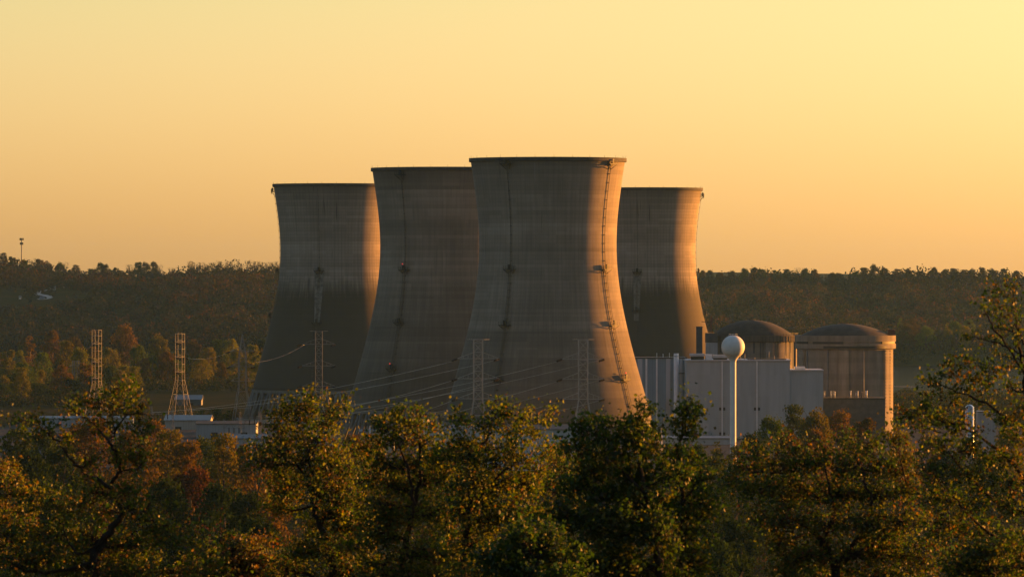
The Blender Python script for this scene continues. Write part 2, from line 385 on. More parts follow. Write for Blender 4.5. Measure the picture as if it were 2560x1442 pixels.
# ------------------------------------------------------------------ cooling towers
TY = np.array([398, 432, 488, 548, 586, 612, 638, 676, 723, 749, 803, 859, 924, 967, 1032, 1055])
TW = np.array([193.5, 188.8, 180.2, 174.2, 172.2, 171.8, 172.4, 174.8, 179.6, 183.6, 195.2, 208.8, 225.2, 238, 255.6, 262])
S1 = F / 2113.0
TZ = (CAMZ - (TY - HOR) / S1)[::-1]; TR = (TW / S1)[::-1]
_c = np.polyfit(TZ, TR, 5)
def rad(z): return float(np.polyval(_c, z))
ZB, ZT = float(TZ[0]), float(TZ[-1])
def tower_meshes():
    g = {}
    for key in ('tower', 'tower2', 'tower_old'):
        zs = np.linspace(ZB, ZT, 64)
        prof = [(rad(z), z) for z in zs] + [(rad(z) - .7, z) for z in zs[::-4]]
        b = MB(); b.lathe(prof, n=200, closed=True); g[key] = b.mesh('shell', M[key])
    b = MB(); r = rad(ZT)
    b.lathe([(r - .9, ZT - .02), (r + .02, ZT - 1.25), (r + .55, ZT - 1.1), (r + .55, ZT + .25), (r - .9, ZT + .25)], n=200, closed=True, smooth=False)
    g['rim'] = b.mesh('rim', M['rim'])
    b = MB(); b.lathe([(46.5, -1), (46.5, 1.8), (45.9, 1.8), (45.9, -1)], n=120, closed=True, smooth=False); g['basin'] = b.mesh('basin', M['basin'])
    b = MB(); b.lathe([(rad(ZB) - 1.2, ZB - .9), (rad(ZB) + .25, ZB - .9), (rad(ZB) + .18, ZB + .5), (rad(ZB) - 1.2, ZB + .5)], n=160, closed=True, smooth=False); g['lintel'] = b.mesh('ring_beam', M['leg'])
    for sgn in (-1, 1):
        b = MB(); r0, r1 = 43.6, rad(ZB) - .3; a = sgn * 2 * math.pi / 80 * .8
        b.tube([(0, -r0, -.5), (r1 * math.sin(a), -r1 * math.cos(a), ZB - .6)], [.75, .62], 8, True); g['leg%d' % sgn] = b.mesh('leg', M['leg'])
    b = MB(); b.tube([(0, 0, 0), (0, 0, .95)], [.07, .03], 4); g['rod'] = b.mesh('lightning_rod', M['steel_dark'])
    b = MB(); b.lathe([(.01, -.2), (.2, -.17), (.26, 0), (.2, .2), (.01, .3)], n=10); g['beacon'] = b.mesh('beacon_light', M['red'])
    # service platform facing -y at the origin, wall at y = 0
    b = MB(); b.box((0, -.75, 0), (4.6, 1.5, .3)); b.box((0, -.9, 1.0), (.9, .7, 1.7))
    for x in (-2.1, 2.1): b.bar((x, -1.4, -.1), (x * .3, .5, -2.0), .16)
    b.bar((-2.1, -1.4, -.1), (0, -1.3, -1.1), .12); b.bar((2.1, -1.4, -.1), (0, -1.3, -1.1), .12)
    g['plat'] = b.mesh('platform', M['steel_dark'])
    b = MB()
    for x in (-2.25, -1.1, 0, 1.1, 2.25): b.bar((x, -1.45, .1), (x, -1.45, 1.3), .09)
    for z in (.7, 1.3): b.bar((-2.25, -1.45, z), (2.25, -1.45, z), .09); b.bar((-2.25, -1.45, z), (-2.25, 0, z), .09); b.bar((2.25, -1.45, z), (2.25, 0, z), .09)
    g['rail'] = b.mesh('railing', M['steel_dark'])
    return g
TG = tower_meshes()
def tower(px, d, key, label, ladders, beacons=(), skirt=()):
    X = PX(px, d)
    t = thing('cooling_tower', label, 'cooling tower', (X, d, 0), 0, 'hyperbolic cooling towers')
    link('shell', TG[key], t); link('rim', TG['rim'], t); link('basin', TG['basin'], t); link('ring_beam', TG['lintel'], t)
    for k in range(40):
        for sgn in (-1, 1): link('leg', TG['leg%d' % sgn], t, None, 2 * math.pi * k / 40 + 0.001)
    for k in range(26):
        q = 2 * math.pi * (k + .3) / 26; r = rad(ZT) + .2
        link('lightning_rod', TG['rod'], t, (r * math.sin(q), -r * math.cos(q), ZT + .24))
    for phi, plats, z0, width in ladders:
        def on(z, off=0, side=0):
            r = rad(z) + off; return Vector((r * math.sin(phi) + side * math.cos(phi), -r * math.cos(phi) + side * math.sin(phi), z))
        zm = plats[1] if len(plats) > 1 else ZT
        b = MB(); b.tube([on(z, .35) for z in np.linspace(zm, ZT, 24)], .11 * width, 6)
        for z in np.arange(zm, ZT - 2, 3.2): b.box(on(z, .25), (.5 * width, .45, .3), phi)
        b.build('conduit', M['ladder'], t)
        b = MB(); zs = np.linspace(z0, zm, 40)
        for s in (-.5, .5): b.tube([on(z, .55, s * width) for z in zs], .09 * width, 4)
        for z in np.arange(z0, zm, .75): b.bar(on(z, .55, -.5 * width), on(z, .55, .5 * width), .10)
        for z in np.arange(z0 + 1, zm, 2.6): b.box(on(z, .45), (1.3 * width, .8, .16), phi)
        b.build('ladder', M['ladder'], t)
        for z in plats:
            p = link('platform', TG['plat'], t, on(z, .15), phi); link('railing', TG['rail'], p)
    for phi, z in beacons:
        r = rad(z) + 1.6; link('beacon_light', TG['beacon'], t, (r * math.sin(phi), -r * math.cos(phi), z))
    for phi, z0, z1, w0, w1, mk in skirt:          # pale lime run below a platform: thin render skim on the shell
        b = MB(); vs = []; n = 10; zz = np.linspace(z0, z1, 14)
        for i, z in enumerate(zz):
            w = w0 + (w1 - w0) * i / 13; r = rad(z) + .06
            for k in range(n + 1):
                q = phi + (k / n - .5) * w / r; vs.append((r * math.sin(q), -r * math.cos(q), z))
        fs = [(i * (n + 1) + k, i * (n + 1) + k + 1, (i + 1) * (n + 1) + k + 1, (i + 1) * (n + 1) + k) for i in range(13) for k in range(n)]
        b.add(vs, fs, True); b.build('lime_run', mk, t)
    return t
M['lime'] = flat('lime_run_concrete', (.20, .185, .16), .9, 0, .35, .6)
tower(1369.5, 2113, 'tower', 'nearest and largest cooling tower, with a broad orange sunlit right side and two ladders', [(-.56, [110.2, 71.4, 51.0, 31], 16, 1.0), (.94, [110.2, 71.4, 50.8, 31], 16, .95)], [(.94, 33.4)])
tower(1108, 2302, 'tower2', 'shaded cooling tower second from the left, its right side behind the nearest tower', [(-.62, [109.5, 71.5, 50.4, 32], 16, 1.1)], [(-.63, 73.8), (-.64, 34.0)])
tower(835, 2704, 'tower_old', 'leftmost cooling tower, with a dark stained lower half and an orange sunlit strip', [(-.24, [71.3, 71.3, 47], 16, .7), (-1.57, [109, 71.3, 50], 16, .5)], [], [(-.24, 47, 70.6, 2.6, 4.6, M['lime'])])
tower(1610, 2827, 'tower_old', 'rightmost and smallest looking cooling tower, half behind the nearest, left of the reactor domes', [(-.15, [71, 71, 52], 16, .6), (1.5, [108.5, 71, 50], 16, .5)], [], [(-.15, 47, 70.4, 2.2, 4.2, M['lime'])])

# ------------------------------------------------------------------ reactor containments
def containment(px, d, R, y_top, y_dome, label, colr, phi0, domey, extra):
    X = PX(px, d); zt = PZ(y_top, d); zd = PZ(y_dome, d)
    t = thing('reactor_building', label, 'reactor building', (X, d, 0), 0, 'domed reactor containments')
    b = MB(); b.lathe([(R - .6, 0), (R - .6, zt - 1)], n=120); o = b.build('wall', M['cont'], t); o.color = colr
    H = 6.2 if extra else 3.0
    prof = [(R - .9, zt - H), (R + .6, zt - H + .5), (R + .6, zt - 3.6), (R + .15, zt - 3.55), (R + .15, zt - 2.7), (R + .6, zt - 2.65), (R + .6, zt), (R - 1.2, zt), (R - 1.2, zt - .8)]
    if not extra: prof = [(R - .9, zt - H), (R + .9, zt - H + .3), (R + .9, zt - .35), (R + 1.1, zt - .3), (R + 1.1, zt), (R - 1.2, zt), (R - 1.2, zt - .8)]
    b = MB(); b.lathe(prof, n=120, closed=True, smooth=False); o = b.build('ring_girder', M['cont'], t); o.color = colr if extra else (.12, .10, .085, 1)
    rd = R * domey; h = zd - (zt - .8)
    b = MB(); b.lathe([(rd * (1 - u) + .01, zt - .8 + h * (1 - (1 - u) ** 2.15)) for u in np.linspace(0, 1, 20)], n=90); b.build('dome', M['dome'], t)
    b = MB(); b.lathe([(1.6, zd - .2), (1.6, zd + .25), (.05, zd + .3)], n=16, smooth=False); b.build('dome_cap', M['dome'], t)
    for k in range(6):
        q = phi0 + k * math.pi / 3; b = MB(); w = 4.6 if extra else 3.6
        a = w / 2 / R
        b.lathe([(R - .7, 0), (R + (.5 if extra else .35), 0), (R + (.5 if extra else .35), zt - H), (R - .7, zt - H)], n=6, a0=q - a, a1=q + a, closed=True, smooth=False)
        if extra:
            for s in (-1, 1):
                for z in np.arange(12, zt - H, 1.35):
                    qq = q + s * a * .72; b.box(((R + .55) * math.sin(qq), -(R + .55) * math.cos(qq), z), (.35, .3, .55), qq)
        o = b.build('buttress', M['cont'], t); o.color = (colr[0] * 1.15, colr[1] * 1.15, colr[2] * 1.12, 1)
    if extra:
        b = MB()
        for a0, a1, dz in ((-1.35, -.9, 3.1), (-.5, .9, 5.0), (-.75, -.1, 3.1), (.75, 1.3, 3.1)):
            b.lathe([(R + .1, zt - dz - .5), (R + .68, zt - dz - .5), (R + .68, zt - dz + .5), (R + .1, zt - dz + .5)], n=30, a0=a0, a1=a1, closed=True, smooth=False)
        b.build('slot', M['steel_dark'], t)
        b = MB()
        for q0 in (-.42, .33, -.95): b.tube([((R - .35) * math.sin(q0), -(R - .35) * math.cos(q0), z) for z in (3, zt - H)], .22, 6)
        b.build('conduit', M['galv_dim'], t)
        b = MB(); b.box((R * .93, -2, zt + 1.1), (3.1, 3.1, 2.4)); b.box((R * .93, -2, zt + 2.4), (3.4, 3.4, .22)); b.build('roof_cabin', M['rust'], t)
    else:
        b = MB()                                  # scaffold rail round the girder
        for k in range(72):
            q = 2 * math.pi * k / 72; x, y = (R + 1.0) * math.sin(q), -(R + 1.0) * math.cos(q)
            b.bar((x, y, zt), (x, y, zt + 1.1), .1); b.bar((x, y, zt - 3.2), (x, y, zt), .16)
        for z in (zt + .55, zt + 1.1): b.tube([((R + 1) * math.sin(q), -(R + 1) * math.cos(q), z) for q in np.linspace(0, 2 * math.pi, 73)], .06, 4)
        b.build('railing', M['steel_dark'], t)
        rs = random.Random(4); b = MB()
        for k in range(26):
            q = rs.uniform(-1.3, 1.4); z0 = zt - H - rs.uniform(4, 16)
            b.lathe([(R - .62, z0), (R - .52, z0), (R - .52, zt - H + .3), (R - .62, zt - H + .3)], n=2, a0=q, a1=q + rs.uniform(.012, .05), closed=True, smooth=False)
        b.build('tendon_cover', M['lowdark'], t)
    return t
containment(2113, 2500, 21.6, 838, 809, 'right reactor building of pale concrete with a low brown dome and a sunlit right edge', (.25, .212, .175, 1), -.09, .97, True)
containment(1880, 2655, 20.6, 838, 800, 'left reactor building with streaked walls and railed rim, behind the white ball tank', (.22, .19, .165, 1), .35, .98, False)

# ------------------------------------------------------------------ plant buildings
def box_px(b, x0, x1, y0, y1, d, depth, zmin=None):
    """box whose front face fills photo pixels x0..x1, y0..y1 at distance d"""
    b.bb(PX(x0, d), PX(x1, d), d, d + depth, PZ(y1, d) if zmin is None else zmin, PZ(y0, d)); return b
D = 2423
t = thing('turbine_building', 'big white building with two upright lines of trim, behind the white ball tank', 'building', (PX(1840, D), D, 0))
def at_t(b, name, mat, par):                      # world-space mesh under a placed thing
    o = b.build(name, mat, par); o.location = -par.location if par.parent is None else (0, 0, 0); return o
at_t(box_px(MB(), 1716, 1975, 902.5, 1095, D, 34, -.5), 'wall', M['white'], t)
b = MB(); box_px(b, 1713, 1977, 899.5, 902.5, D - .5, 35); at_t(b, 'parapet', M['louvre'], t)
at_t(box_px(MB(), 1975, 2058, 927, 1095, D + .6, 30, -.5), 'annex_wall', M['white2'], t)
b = MB(); box_px(b, 1975, 2059.5, 924, 927, D + .1, 31); at_t(b, 'annex_parapet', M['louvre'], t)
for x in (1805.5, 1892.5):
    at_t(box_px(MB(), x - 1.7, x + 1.7, 902.5, 1088, D - .45, .45), 'downpipe', M['trim'], t)
    b = MB()
    for s in (-1, 1):
        for yy in np.arange(906, 1084, 5.2):
            if 1014 < yy < 1028 or 1076 < yy: continue
            w = 5.2 if yy > 990 else 4.2
            xa, xb = (x - 2.2 - w, x - 2.2) if s < 0 else (x + 2.2, x + 2.2 + w)
            box_px(b, xa, xb, yy, yy + (2.4 if yy > 990 else 1.2), D - .2, .22)
    at_t(b, 'louvre', M['louvre'], t)
    for s in (-1, 1):
        for yy in (1018, 1080):
            xa, xb = (x - 7.6, x - 2.4) if s < 0 else (x + 2.4, x + 7.6)
            w = at_t(box_px(MB(), xa, xb, yy, yy + 7.5, D - .12, .15), 'window', M['glass'], t)
b = MB(); box_px(b, 1757, 1772, 1058, 1078, D - .3, .3); at_t(b, 'vent_grille', M['louvre'], t)
b = MB(); box_px(b, 1756, 1774, 1078.5, 1092, D - 3, 3, -.3); at_t(b, 'door_canopy', M['wallgrey'], t)
for x0, x1, y0, y1, k in ((1725, 1762, 884, 890, 'louvre'), (1764, 1780, 886, 899.5, 'trim'), (1783, 1822, 887, 894, 'louvre'), (1728, 1760, 891, 899.5, 'steel_dark'), (1784, 1818, 895, 899.5, 'steel_dark'), (1843, 1868, 897, 899.6, 'trim'), (1870, 1966, 896.5, 899.6, 'roof'), (1987, 2013, 916.5, 924, 'trim')):
    at_t(box_px(MB(), x0, x1, y0, y1, D + 6, 7), 'roof_plant', M[k], t)
b = MB()
for x, h in ((1830, 877), (1851, 888), (1862, 884), (1887, 893), (1936, 889), (1962, 878)): p = P(x, h, D + 4); b.tube([(p.x, p.y, PZ(900, D)), p], .12, 5)
p = P(1922, 877, D + 3); b.tube([(p.x, p.y, PZ(900, D)), p], .2, 6); b.bar(P(1916, 877, D + 3), P(1928, 877, D + 3), .25)
at_t(b, 'vent_pipe', M['galv_dim'], t)

t = thing('auxiliary_building', 'blue-clad building with pale upright stripes between the nearest tower and the white building', 'building', (PX(1640, 2450), 2450, 0))
at_t(box_px(MB(), 1572, 1717, 896, 1096, 2450, 26, -.5), 'wall', M['blue'], t)
b = MB(); box_px(b, 1570, 1717, 893.5, 896, 2449.4, 27); at_t(b, 'parapet', M['roof'], t)
for x0, x1, k in ((1594, 1606, 'bluepale'), (1613.5, 1618.5, 'trim'), (1640, 1644, 'trim'), (1665, 1676, 'bluepale'), (1699, 1706, 'bluepale'), (1711, 1716, 'bluepale')):
    at_t(box_px(MB(), x0, x1, 896.5, 1094, 2449.4, .6), 'pilaster', M[k], t)
b = MB()
for yy in np.arange(995, 1085, 5): box_px(b, 1664, 1674, yy, yy + 2, 2448.9, .5)
at_t(b, 'louvre', M['louvre'], t)
b = MB()
for x, h in ((1642, 882), (1657.5, 884), (1673.5, 882)): p = P(x, h, 2451); b.tube([(p.x, p.y, PZ(895, 2450)), p], .13, 5)
at_t(b, 'vent_pipe', M['trim'], t)
at_t(box_px(MB(), 1688, 1714, 932, 934, 2448, 1), 'walkway', M['steel_dark'], t)
t = thing('exhaust_stack', 'plain white round stack rising just above the blue-clad building roof', 'stack', (PX(1690.5, 2444), 2444, 0))
b = MB(); r = 6.2 / F * 2444; zt = PZ(883, 2444); b.lathe([(r, 0), (r, zt), (r - .2, zt), (r - .2, zt - 2)], n=24, smooth=True); b.build('shaft', M['trim'], t)
b = MB(); b.lathe([(r + .02, zt - 1.4), (r + .12, zt - 1.4), (r + .12, zt - 1.1), (r + .02, zt - 1.1)], n=24, closed=True, smooth=False); b.build('band', M['louvre'], t)
t = thing('vent_tower', 'tall narrow dark slate block in front of the farthest cooling tower, left of the domes', 'vent tower', (PX(1748, 2600), 2600, 0))
at_t(box_px(MB(), 1741, 1756, 818, 900, 2600, 4, 0), 'casing', M['navy'], t)
b = MB(); box_px(b, 1740.4, 1756.6, 816, 818, 2599.6, 4.8); at_t(b, 'coping', M['steel_dark'], t)
t = thing('derrick_mast', 'thin dark lattice mast with a crossbar at the left foot of the streaked dome', 'mast', (PX(1777.5, 2640), 2640, 0))
b = MB(); d = 2640
for s in (-1, 1): b.bar(P(1777.5 + s * 3, 832, d), P(1777.5 + s * .6, 790, d), .3)
for yy in np.arange(794, 830, 5): b.bar(P(1776, yy, d), P(1779.5, yy + 4, d), .18)
b.bar(P(1777.5, 790, d), P(1791, 830, d), .15)
at_t(b, 'lattice', M['rust'], t)
b = MB(); b.bar(P(1754, 804, d), P(1778, 805.5, d), .3); at_t(b, 'crossbar', M['steel_dark'], t)
b = MB(); box_px(b, 1763, 1795, 832, 856, d - 1, 2); at_t(b, 'base_frame', M['lowdark'], t)
b = MB(); box_px(b, 1764, 1794, 856.5, 905, d - 1, 2, 0); at_t(b, 'support_block', M['wallgrey'], t)
t = thing('low_building', 'low dark flat-roofed block at the foot of the right reactor building', 'building', (PX(2137, 2446), 2446, 0))
at_t(box_px(MB(), 2060, 2213, 997, 1060, 2446, 24, -.5), 'wall', M['lowdark'], t)
at_t(box_px(MB(), 2059, 2214, 994.5, 997, 2445.6, 24.6), 'parapet', M['steel_dark'], t)
for i, (x, y0, k) in enumerate(((2061, 978, 'wallgrey'), (2078, 978, 'trim'), (2083, 977, 'wallgrey'), (2087, 979, 'trim'), (2126.5, 977, 'trim'), (2140, 979, 'wallgrey'), (2144.5, 978, 'trim'), (2154, 980, 'lowdark'), (2166, 977, 'trim'))):
    t = thing('exhaust_pipe', ['grey exhaust pipe nearest the white building on the dark block roof', 'slim bright pipe, left of the close trio on the dark block roof', 'middle grey pipe of the close trio on the dark block roof', 'bright pipe, right of the close trio on the dark block roof', 'lone slim bright pipe near the middle of the dark block roof', 'grey pipe, left of the close pair on the dark block roof', 'bright pipe, right of the close pair on the dark block roof', 'dark pipe between the close pair and the fat bright pipe', 'fat bright sunlit pipe rightmost on the dark block roof'][i], 'pipe', (PX(x, 2450), 2450, PZ(994.5, 2446)), 0, 'exhaust pipes on the dark block roof')
    h = PZ(y0, 2450) - PZ(994.5, 2446); r = .42 if i == 8 else .26
    b = MB(); b.tube([(0, 0, 0), (0, 0, h)], r, 10); b.build('pipe', M[k], t)
    b = MB(); b.tube([(0, 0, h - .25), (0, 0, h + .12)], r + .1, 10); b.build('cap', M['trim' if k == 'trim' else 'galv_dim'], t)

# water sphere
d = 2000; s = F / d
t = thing('water_tower', 'white ball-shaped water tank on a slim white stem before the white building', 'water tower', (PX(1832.5, d), d, 0))
R = 29.2 / s; zc = PZ(867, d); rs_ = 7.6 / s; zb = PZ(905, d)
b = MB(); prof = [(.01, zc + R)] + [(R * math.sin(q), zc + R * math.cos(q)) for q in np.linspace(.06, 2.25, 30)]
q1 = 2.25; pr, pz = R * math.sin(q1), zc + R * math.cos(q1)
for u in np.linspace(.1, 1, 10): prof.append((pr + (rs_ - pr) * (1 - (1 - u) ** 1.7), pz + (zb - pz) * u))
b.lathe(prof, n=64); b.build('tank', M['paint_white'], t)
b = MB(); b.lathe([(rs_, zb - .01), (rs_, 6), (rs_ * 1.25, 4), (rs_ * 2.4, 0)], n=40); b.build('stem', M['paint_white'], t)
b = MB(); b.lathe([(.5, zc + R - .1), (.5, zc + R + .3), (.05, zc + R + .38)], n=14, smooth=False); b.box((.9, 0, zc + R + .1), (.5, .5, .5)); b.build('hatch', M['galv_dim'], t)
b = MB(); b.tube([(R * .35 * math.sin(a), R * .35 * math.cos(a), zc + R + .45) for a in np.linspace(0, 2 * math.pi, 25)], .04, 4)
for a in np.linspace(0, 2 * math.pi, 9)[:-1]: b.bar((R * .35 * math.sin(a), R * .35 * math.cos(a), zc + R * .92), (R * .35 * math.sin(a), R * .35 * math.cos(a), zc + R + .45), .06)
b.build('railing', M['trim'], t)

# low sheds, warehouse, house
def shed(name, label, x0, x1, y0, y1, d, depth, wall, roof, rise, cat='building', ridge_along=True, doors=0):
    t = thing(name, label, cat, (PX((x0 + x1) / 2, d), d, 0))
    hw = PX(x1, d) - PX((x0 + x1) / 2, d); ze = PZ(y0, d) ; z0 = min(0, PZ(y1, d))
    b = MB(); b.bb(-hw, hw, 0, depth, z0, ze)
    if not ridge_along:
        b.add([(-hw, 0, ze), (hw, 0, ze), (0, 0, ze + rise), (-hw, depth, ze), (hw, depth, ze), (0, depth, ze + rise)], [(0, 1, 2), (4, 3, 5)])
    else:
        b.add([(-hw, 0, ze), (-hw, depth, ze), (-hw, depth / 2, ze + rise), (hw, 0, ze), (hw, depth, ze), (hw, depth / 2, ze + rise)], [(1, 0, 2), (3, 4, 5)])
    b.build('wall', wall, t)
    b = MB(); e = .5
    if ridge_along:
        for s in (0, 1):
            ya, yb = (-e, depth / 2) if s == 0 else (depth + e, depth / 2); za, zb_ = ze - e * rise * 2 / depth + .05, ze + rise + .05
            b.add([(-hw - e, ya, za), (hw + e, ya, za), (hw + e, yb, zb_), (-hw - e, yb, zb_), (-hw - e, ya, za + .25), (hw + e, ya, za + .25), (hw + e, yb, zb_ + .25), (-hw - e, yb, zb_ + .25)], [(0, 1, 2, 3), (4, 5, 6, 7), (0, 1, 5, 4), (1, 2, 6, 5), (3, 0, 4, 7)])
    else:
        for s in (-1, 1):
            xa = s * (hw + e); za, zb_ = ze - e * rise / hw + .05, ze + rise + .05
            b.add([(xa, -e, za), (0, -e, zb_), (0, depth + e, zb_), (xa, depth + e, za), (xa, -e, za + .25), (0, -e, zb_ + .25), (0, depth + e, zb_ + .25), (xa, depth + e, za + .25)], [(0, 1, 2, 3), (4, 5, 6, 7), (0, 1, 5, 4), (1, 2, 6, 5), (3, 0, 4, 7)])
    b.build('roof', roof, t)
    for k in range(doors):
        x = -hw + (k + .6) * 2 * hw / doors; h = (ze - z0) * .55
        MB().bb(x - 1.4, x + 1.4, -.08, .1, z0 + .1, z0 + h).build('door', M['steel_dark'], t)
    return t
shed('warehouse', 'long low pale blue-grey warehouse in front of the nearest cooling tower base', 1062, 1452, 1074, 1150, 2020, 26, M['bluepale'], M['tin'], 1.2, doors=3)
shed('storage_shed', 'low white flat shed at the foot of the big white building', 1585, 1840, 1096, 1130, 2330, 18, M['white'], M['tin'], .6, doors=4)
shed('switch_house', 'long gabled grey building with a pale tan wall right under the tall sunlit pylon', 412, 524, 1051, 1085, 2560, 26, M['walltan'], M['tin'], 2.0, doors=2)
shed('control_house', 'square-fronted pale grey metal building beside the switchyard', 491, 640, 1060, 1105, 2420, 22, M['wallgrey'], M['roof'], .9, doors=2)
shed('gabled_barn', 'white gable-roofed barn standing behind the tall sunlit pylon', 438, 503, 999, 1016, 3040, 16, M['tin'], M['tin'], 2.2, doors=1)
shed('long_shed', 'narrow white-roofed shed low in front of the switchyard', 548, 664, 1096, 1120, 2250, 12, M['wallgrey'], M['tin'], 1.3, doors=2)
shed('transformer_house', 'dim grey shed between the two left towers and the foreground trees', 900, 985, 1080, 1110, 2230, 14, M['wallgrey'], M['tin'], .8, doors=1)
shed('far_shed', 'small dim grey shed partly hidden behind the large left tree', 100, 330, 1046, 1075, 2600, 14, M['wallgrey'], M['tin'], .8, doors=3)

# bright steel tank behind the right-hand trees
d = 2150; t = thing('steel_tank', 'shiny steel storage tank with a glint of sun, glimpsed through the right-hand trees', 'tank', (PX(2424, d), d, 0))
b = MB(); r = 11 / F * d; zt = PZ(1017, d); b.lathe([(r, -.5), (r, zt), (r * .5, zt + .7), (.02, zt + 1.0)], n=48); b.build('shell', M['steelshine'], t)
b = MB()
for z in np.arange(3, zt, 2.4): b.lathe([(r - .02, z - .12), (r + .12, z - .12), (r + .12, z + .12), (r - .02, z + .12)], n=48, closed=True, smooth=False)
b.build('hoop', M['galv_dim'], t)
d = 2170; t = thing('tank_shed', 'pale grey shed next to the shiny steel tank', 'building', (PX(2455, d), d, 0))
at_t(box_px(MB(), 2445, 2490, 1030, 1080, d, 10, -.5), 'wall', M['wallgrey'], t); at_t(box_px(MB(), 2444, 2491, 1027.5, 1030, d - .4, 10.8), 'roof', M['tin'], t)

# ------------------------------------------------------------------ pylons, wires, gantries
def pylon(px, d, y_top, label, rot, hw, splay_y, base_hw, arms, steel, y_base=None, w=.22, pointed=False, ins=True, sparse=False):
    ztop = PZ(y_top, d); zs = PZ(splay_y, d); X = PX(px, d)
    t = thing('lattice_pylon', label, 'pylon', (X, d, 0), rot, 'lattice transmission pylons')
    def half(z): return (hw if z >= zs else hw + (base_hw - hw) * (zs - z) / zs) * (1 if not pointed or z < zs + (ztop - zs) * .55 else max(.06, (ztop - z) / ((ztop - zs) * .45)))
    zz = [-.5, zs] + ([zs + (ztop - zs) * .55] if pointed else []) + [ztop]
    for sx in (-1, 1):
        for sy in (-1, 1):
            b = MB(); b.tube([(sx * half(max(z, 0)), sy * half(max(z, 0)), z) for z in zz], w * .8, 4, True, False); b.build('leg', steel, t)
    b = MB(); z = 0.0; lv = [0.0]
    while z < ztop - .5:
        z = min(z + max(1.5, half(z) * (2.3 if z < zs else 2.1)), ztop); lv.append(z)
    for i in range(len(lv) - 1):
        a, c = half(lv[i]), half(lv[i + 1]); z0, z1 = lv[i], lv[i + 1]; k = w * (.30 if w > .2 else .42)
        if sparse and z0 > zs * .9: k *= .35
        up = sparse and z0 > zs * .9
        for sx, sy, ex, ey in ((-1, -1, 1, -1), (1, -1, 1, 1), (1, 1, -1, 1), (-1, 1, -1, -1)):
            if not up: b.bar((sx * a, sy * a, z0), (ex * c, ey * c, z1), k)
            b.bar((ex * a, ey * a, z0), (sx * c, sy * c, z1), k)
            b.bar((sx * c, sy * c, z1), (ex * c, ey * c, z1), w * .7)
    b.build('bracing', steel, t)
    for ya, L, kind in arms:
        z = PZ(ya, d); h = half(z); b = MB()
        for s in (-1, 1):
            for sy in (-1, 1):
                b.bar((s * h, sy * h, z), (s * L, sy * .12, z), w * .7)
                if kind: b.bar((s * h, sy * h, z + L * .30), (s * L, sy * .12, z + .1), w * .55)
            for u in (.35, .65): b.bar((s * (h + (L - h) * u), 0, z), (s * (h + (L - h) * u), 0, z + (L * .3 * (1 - u) if kind else .4)), w * .45)
        b.bar((-h, 0, z), (h, 0, z), w * .7)
        b.build('crossarm', steel, t)
        if ins and kind:
            for s in (-1, 1):
                b = MB(); n = 9
                for k in range(n):
                    x = s * (L + .2); b.tube([(x - .18 * k * 1.0 - .2, -.5 - .18 * k, z - .25 - .05 * k), (x - .18 * k - .35, -.62 - .18 * k, z - .28 - .05 * k)], .34, 8)
                b.tube([(s * L, 0, z), (s * (L + .2) - 2.2, -2.4, z - .8)], .08, 4)
                b.build('insulator', M['insul'], t)
    return t
A3 = lambda ys, L: [(y, L, True) for y in ys]
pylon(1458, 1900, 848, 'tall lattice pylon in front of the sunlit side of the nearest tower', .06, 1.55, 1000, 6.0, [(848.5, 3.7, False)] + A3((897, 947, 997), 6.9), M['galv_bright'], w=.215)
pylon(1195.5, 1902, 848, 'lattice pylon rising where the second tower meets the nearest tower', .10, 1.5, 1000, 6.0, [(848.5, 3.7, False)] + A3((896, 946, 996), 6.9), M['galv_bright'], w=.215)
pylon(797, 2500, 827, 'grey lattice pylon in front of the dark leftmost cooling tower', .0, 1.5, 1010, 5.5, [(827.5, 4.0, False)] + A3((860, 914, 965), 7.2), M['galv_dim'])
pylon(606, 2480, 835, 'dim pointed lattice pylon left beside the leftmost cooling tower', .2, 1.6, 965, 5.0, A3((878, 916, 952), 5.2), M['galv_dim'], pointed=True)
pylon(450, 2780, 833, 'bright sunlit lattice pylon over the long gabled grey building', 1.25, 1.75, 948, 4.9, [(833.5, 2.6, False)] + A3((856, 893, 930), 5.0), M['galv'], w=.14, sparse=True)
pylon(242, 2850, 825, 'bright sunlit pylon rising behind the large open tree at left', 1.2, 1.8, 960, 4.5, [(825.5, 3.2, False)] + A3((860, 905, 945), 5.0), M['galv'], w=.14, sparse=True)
pylon(190, 3300, 902, 'small faint lattice pylon at far left against the island wood', .5, 1.6, 960, 3.2, A3((915, 935), 4.0), M['galv_dim'])

def wire(p, q, sag, label, r=.055):
    pts = [p.lerp(q, u) - Vector((0, 0, sag * 4 * u * (1 - u))) for u in np.linspace(0, 1, 26)]
    o0 = pts[0].copy(); b = MB(); b.tube([x - o0 for x in pts], r, 5)
    tag(b.build('power_line', M['wire'], None, o0), label, 'power line', 'power lines sloping down to the switchyard')
side = ('left', 'right'); tier = ('top', 'middle', 'bottom')
for nm, ends in (('between the middle towers', ((1136, 902, 380, 1031), (1244, 899, 470, 1026), (1134, 950, 640, 1044), (1249, 948, 660, 1057), (1138, 998, 880, 1047), (1246, 998, 900, 1060))),
                 ('before the sunlit tower side', ((1396, 903, 640, 1040), (1500, 900, 660, 1050), (1394, 953, 870, 1056), (1506, 948, 890, 1068), (1397, 1004, 950, 1078), (1506, 999, 960, 1090)))):
    for k, (xa, ya, xb, yb) in enumerate(ends):
        wire(P(xa, ya, 1899), P(xb, yb, 2440), 2.6, f'wire off the {tier[k // 2]} {side[k % 2]} arm end of the pylon {nm}')
wire(P(760, 862, 2498), P(640, 905, 2478), 1.5, 'wire from the pylon before the dark tower to the pointed pylon', .05)
wire(P(574, 880, 2480), P(470, 895, 2776), 1.5, 'wire from the pointed pylon to the bright sunlit pylon', .05)

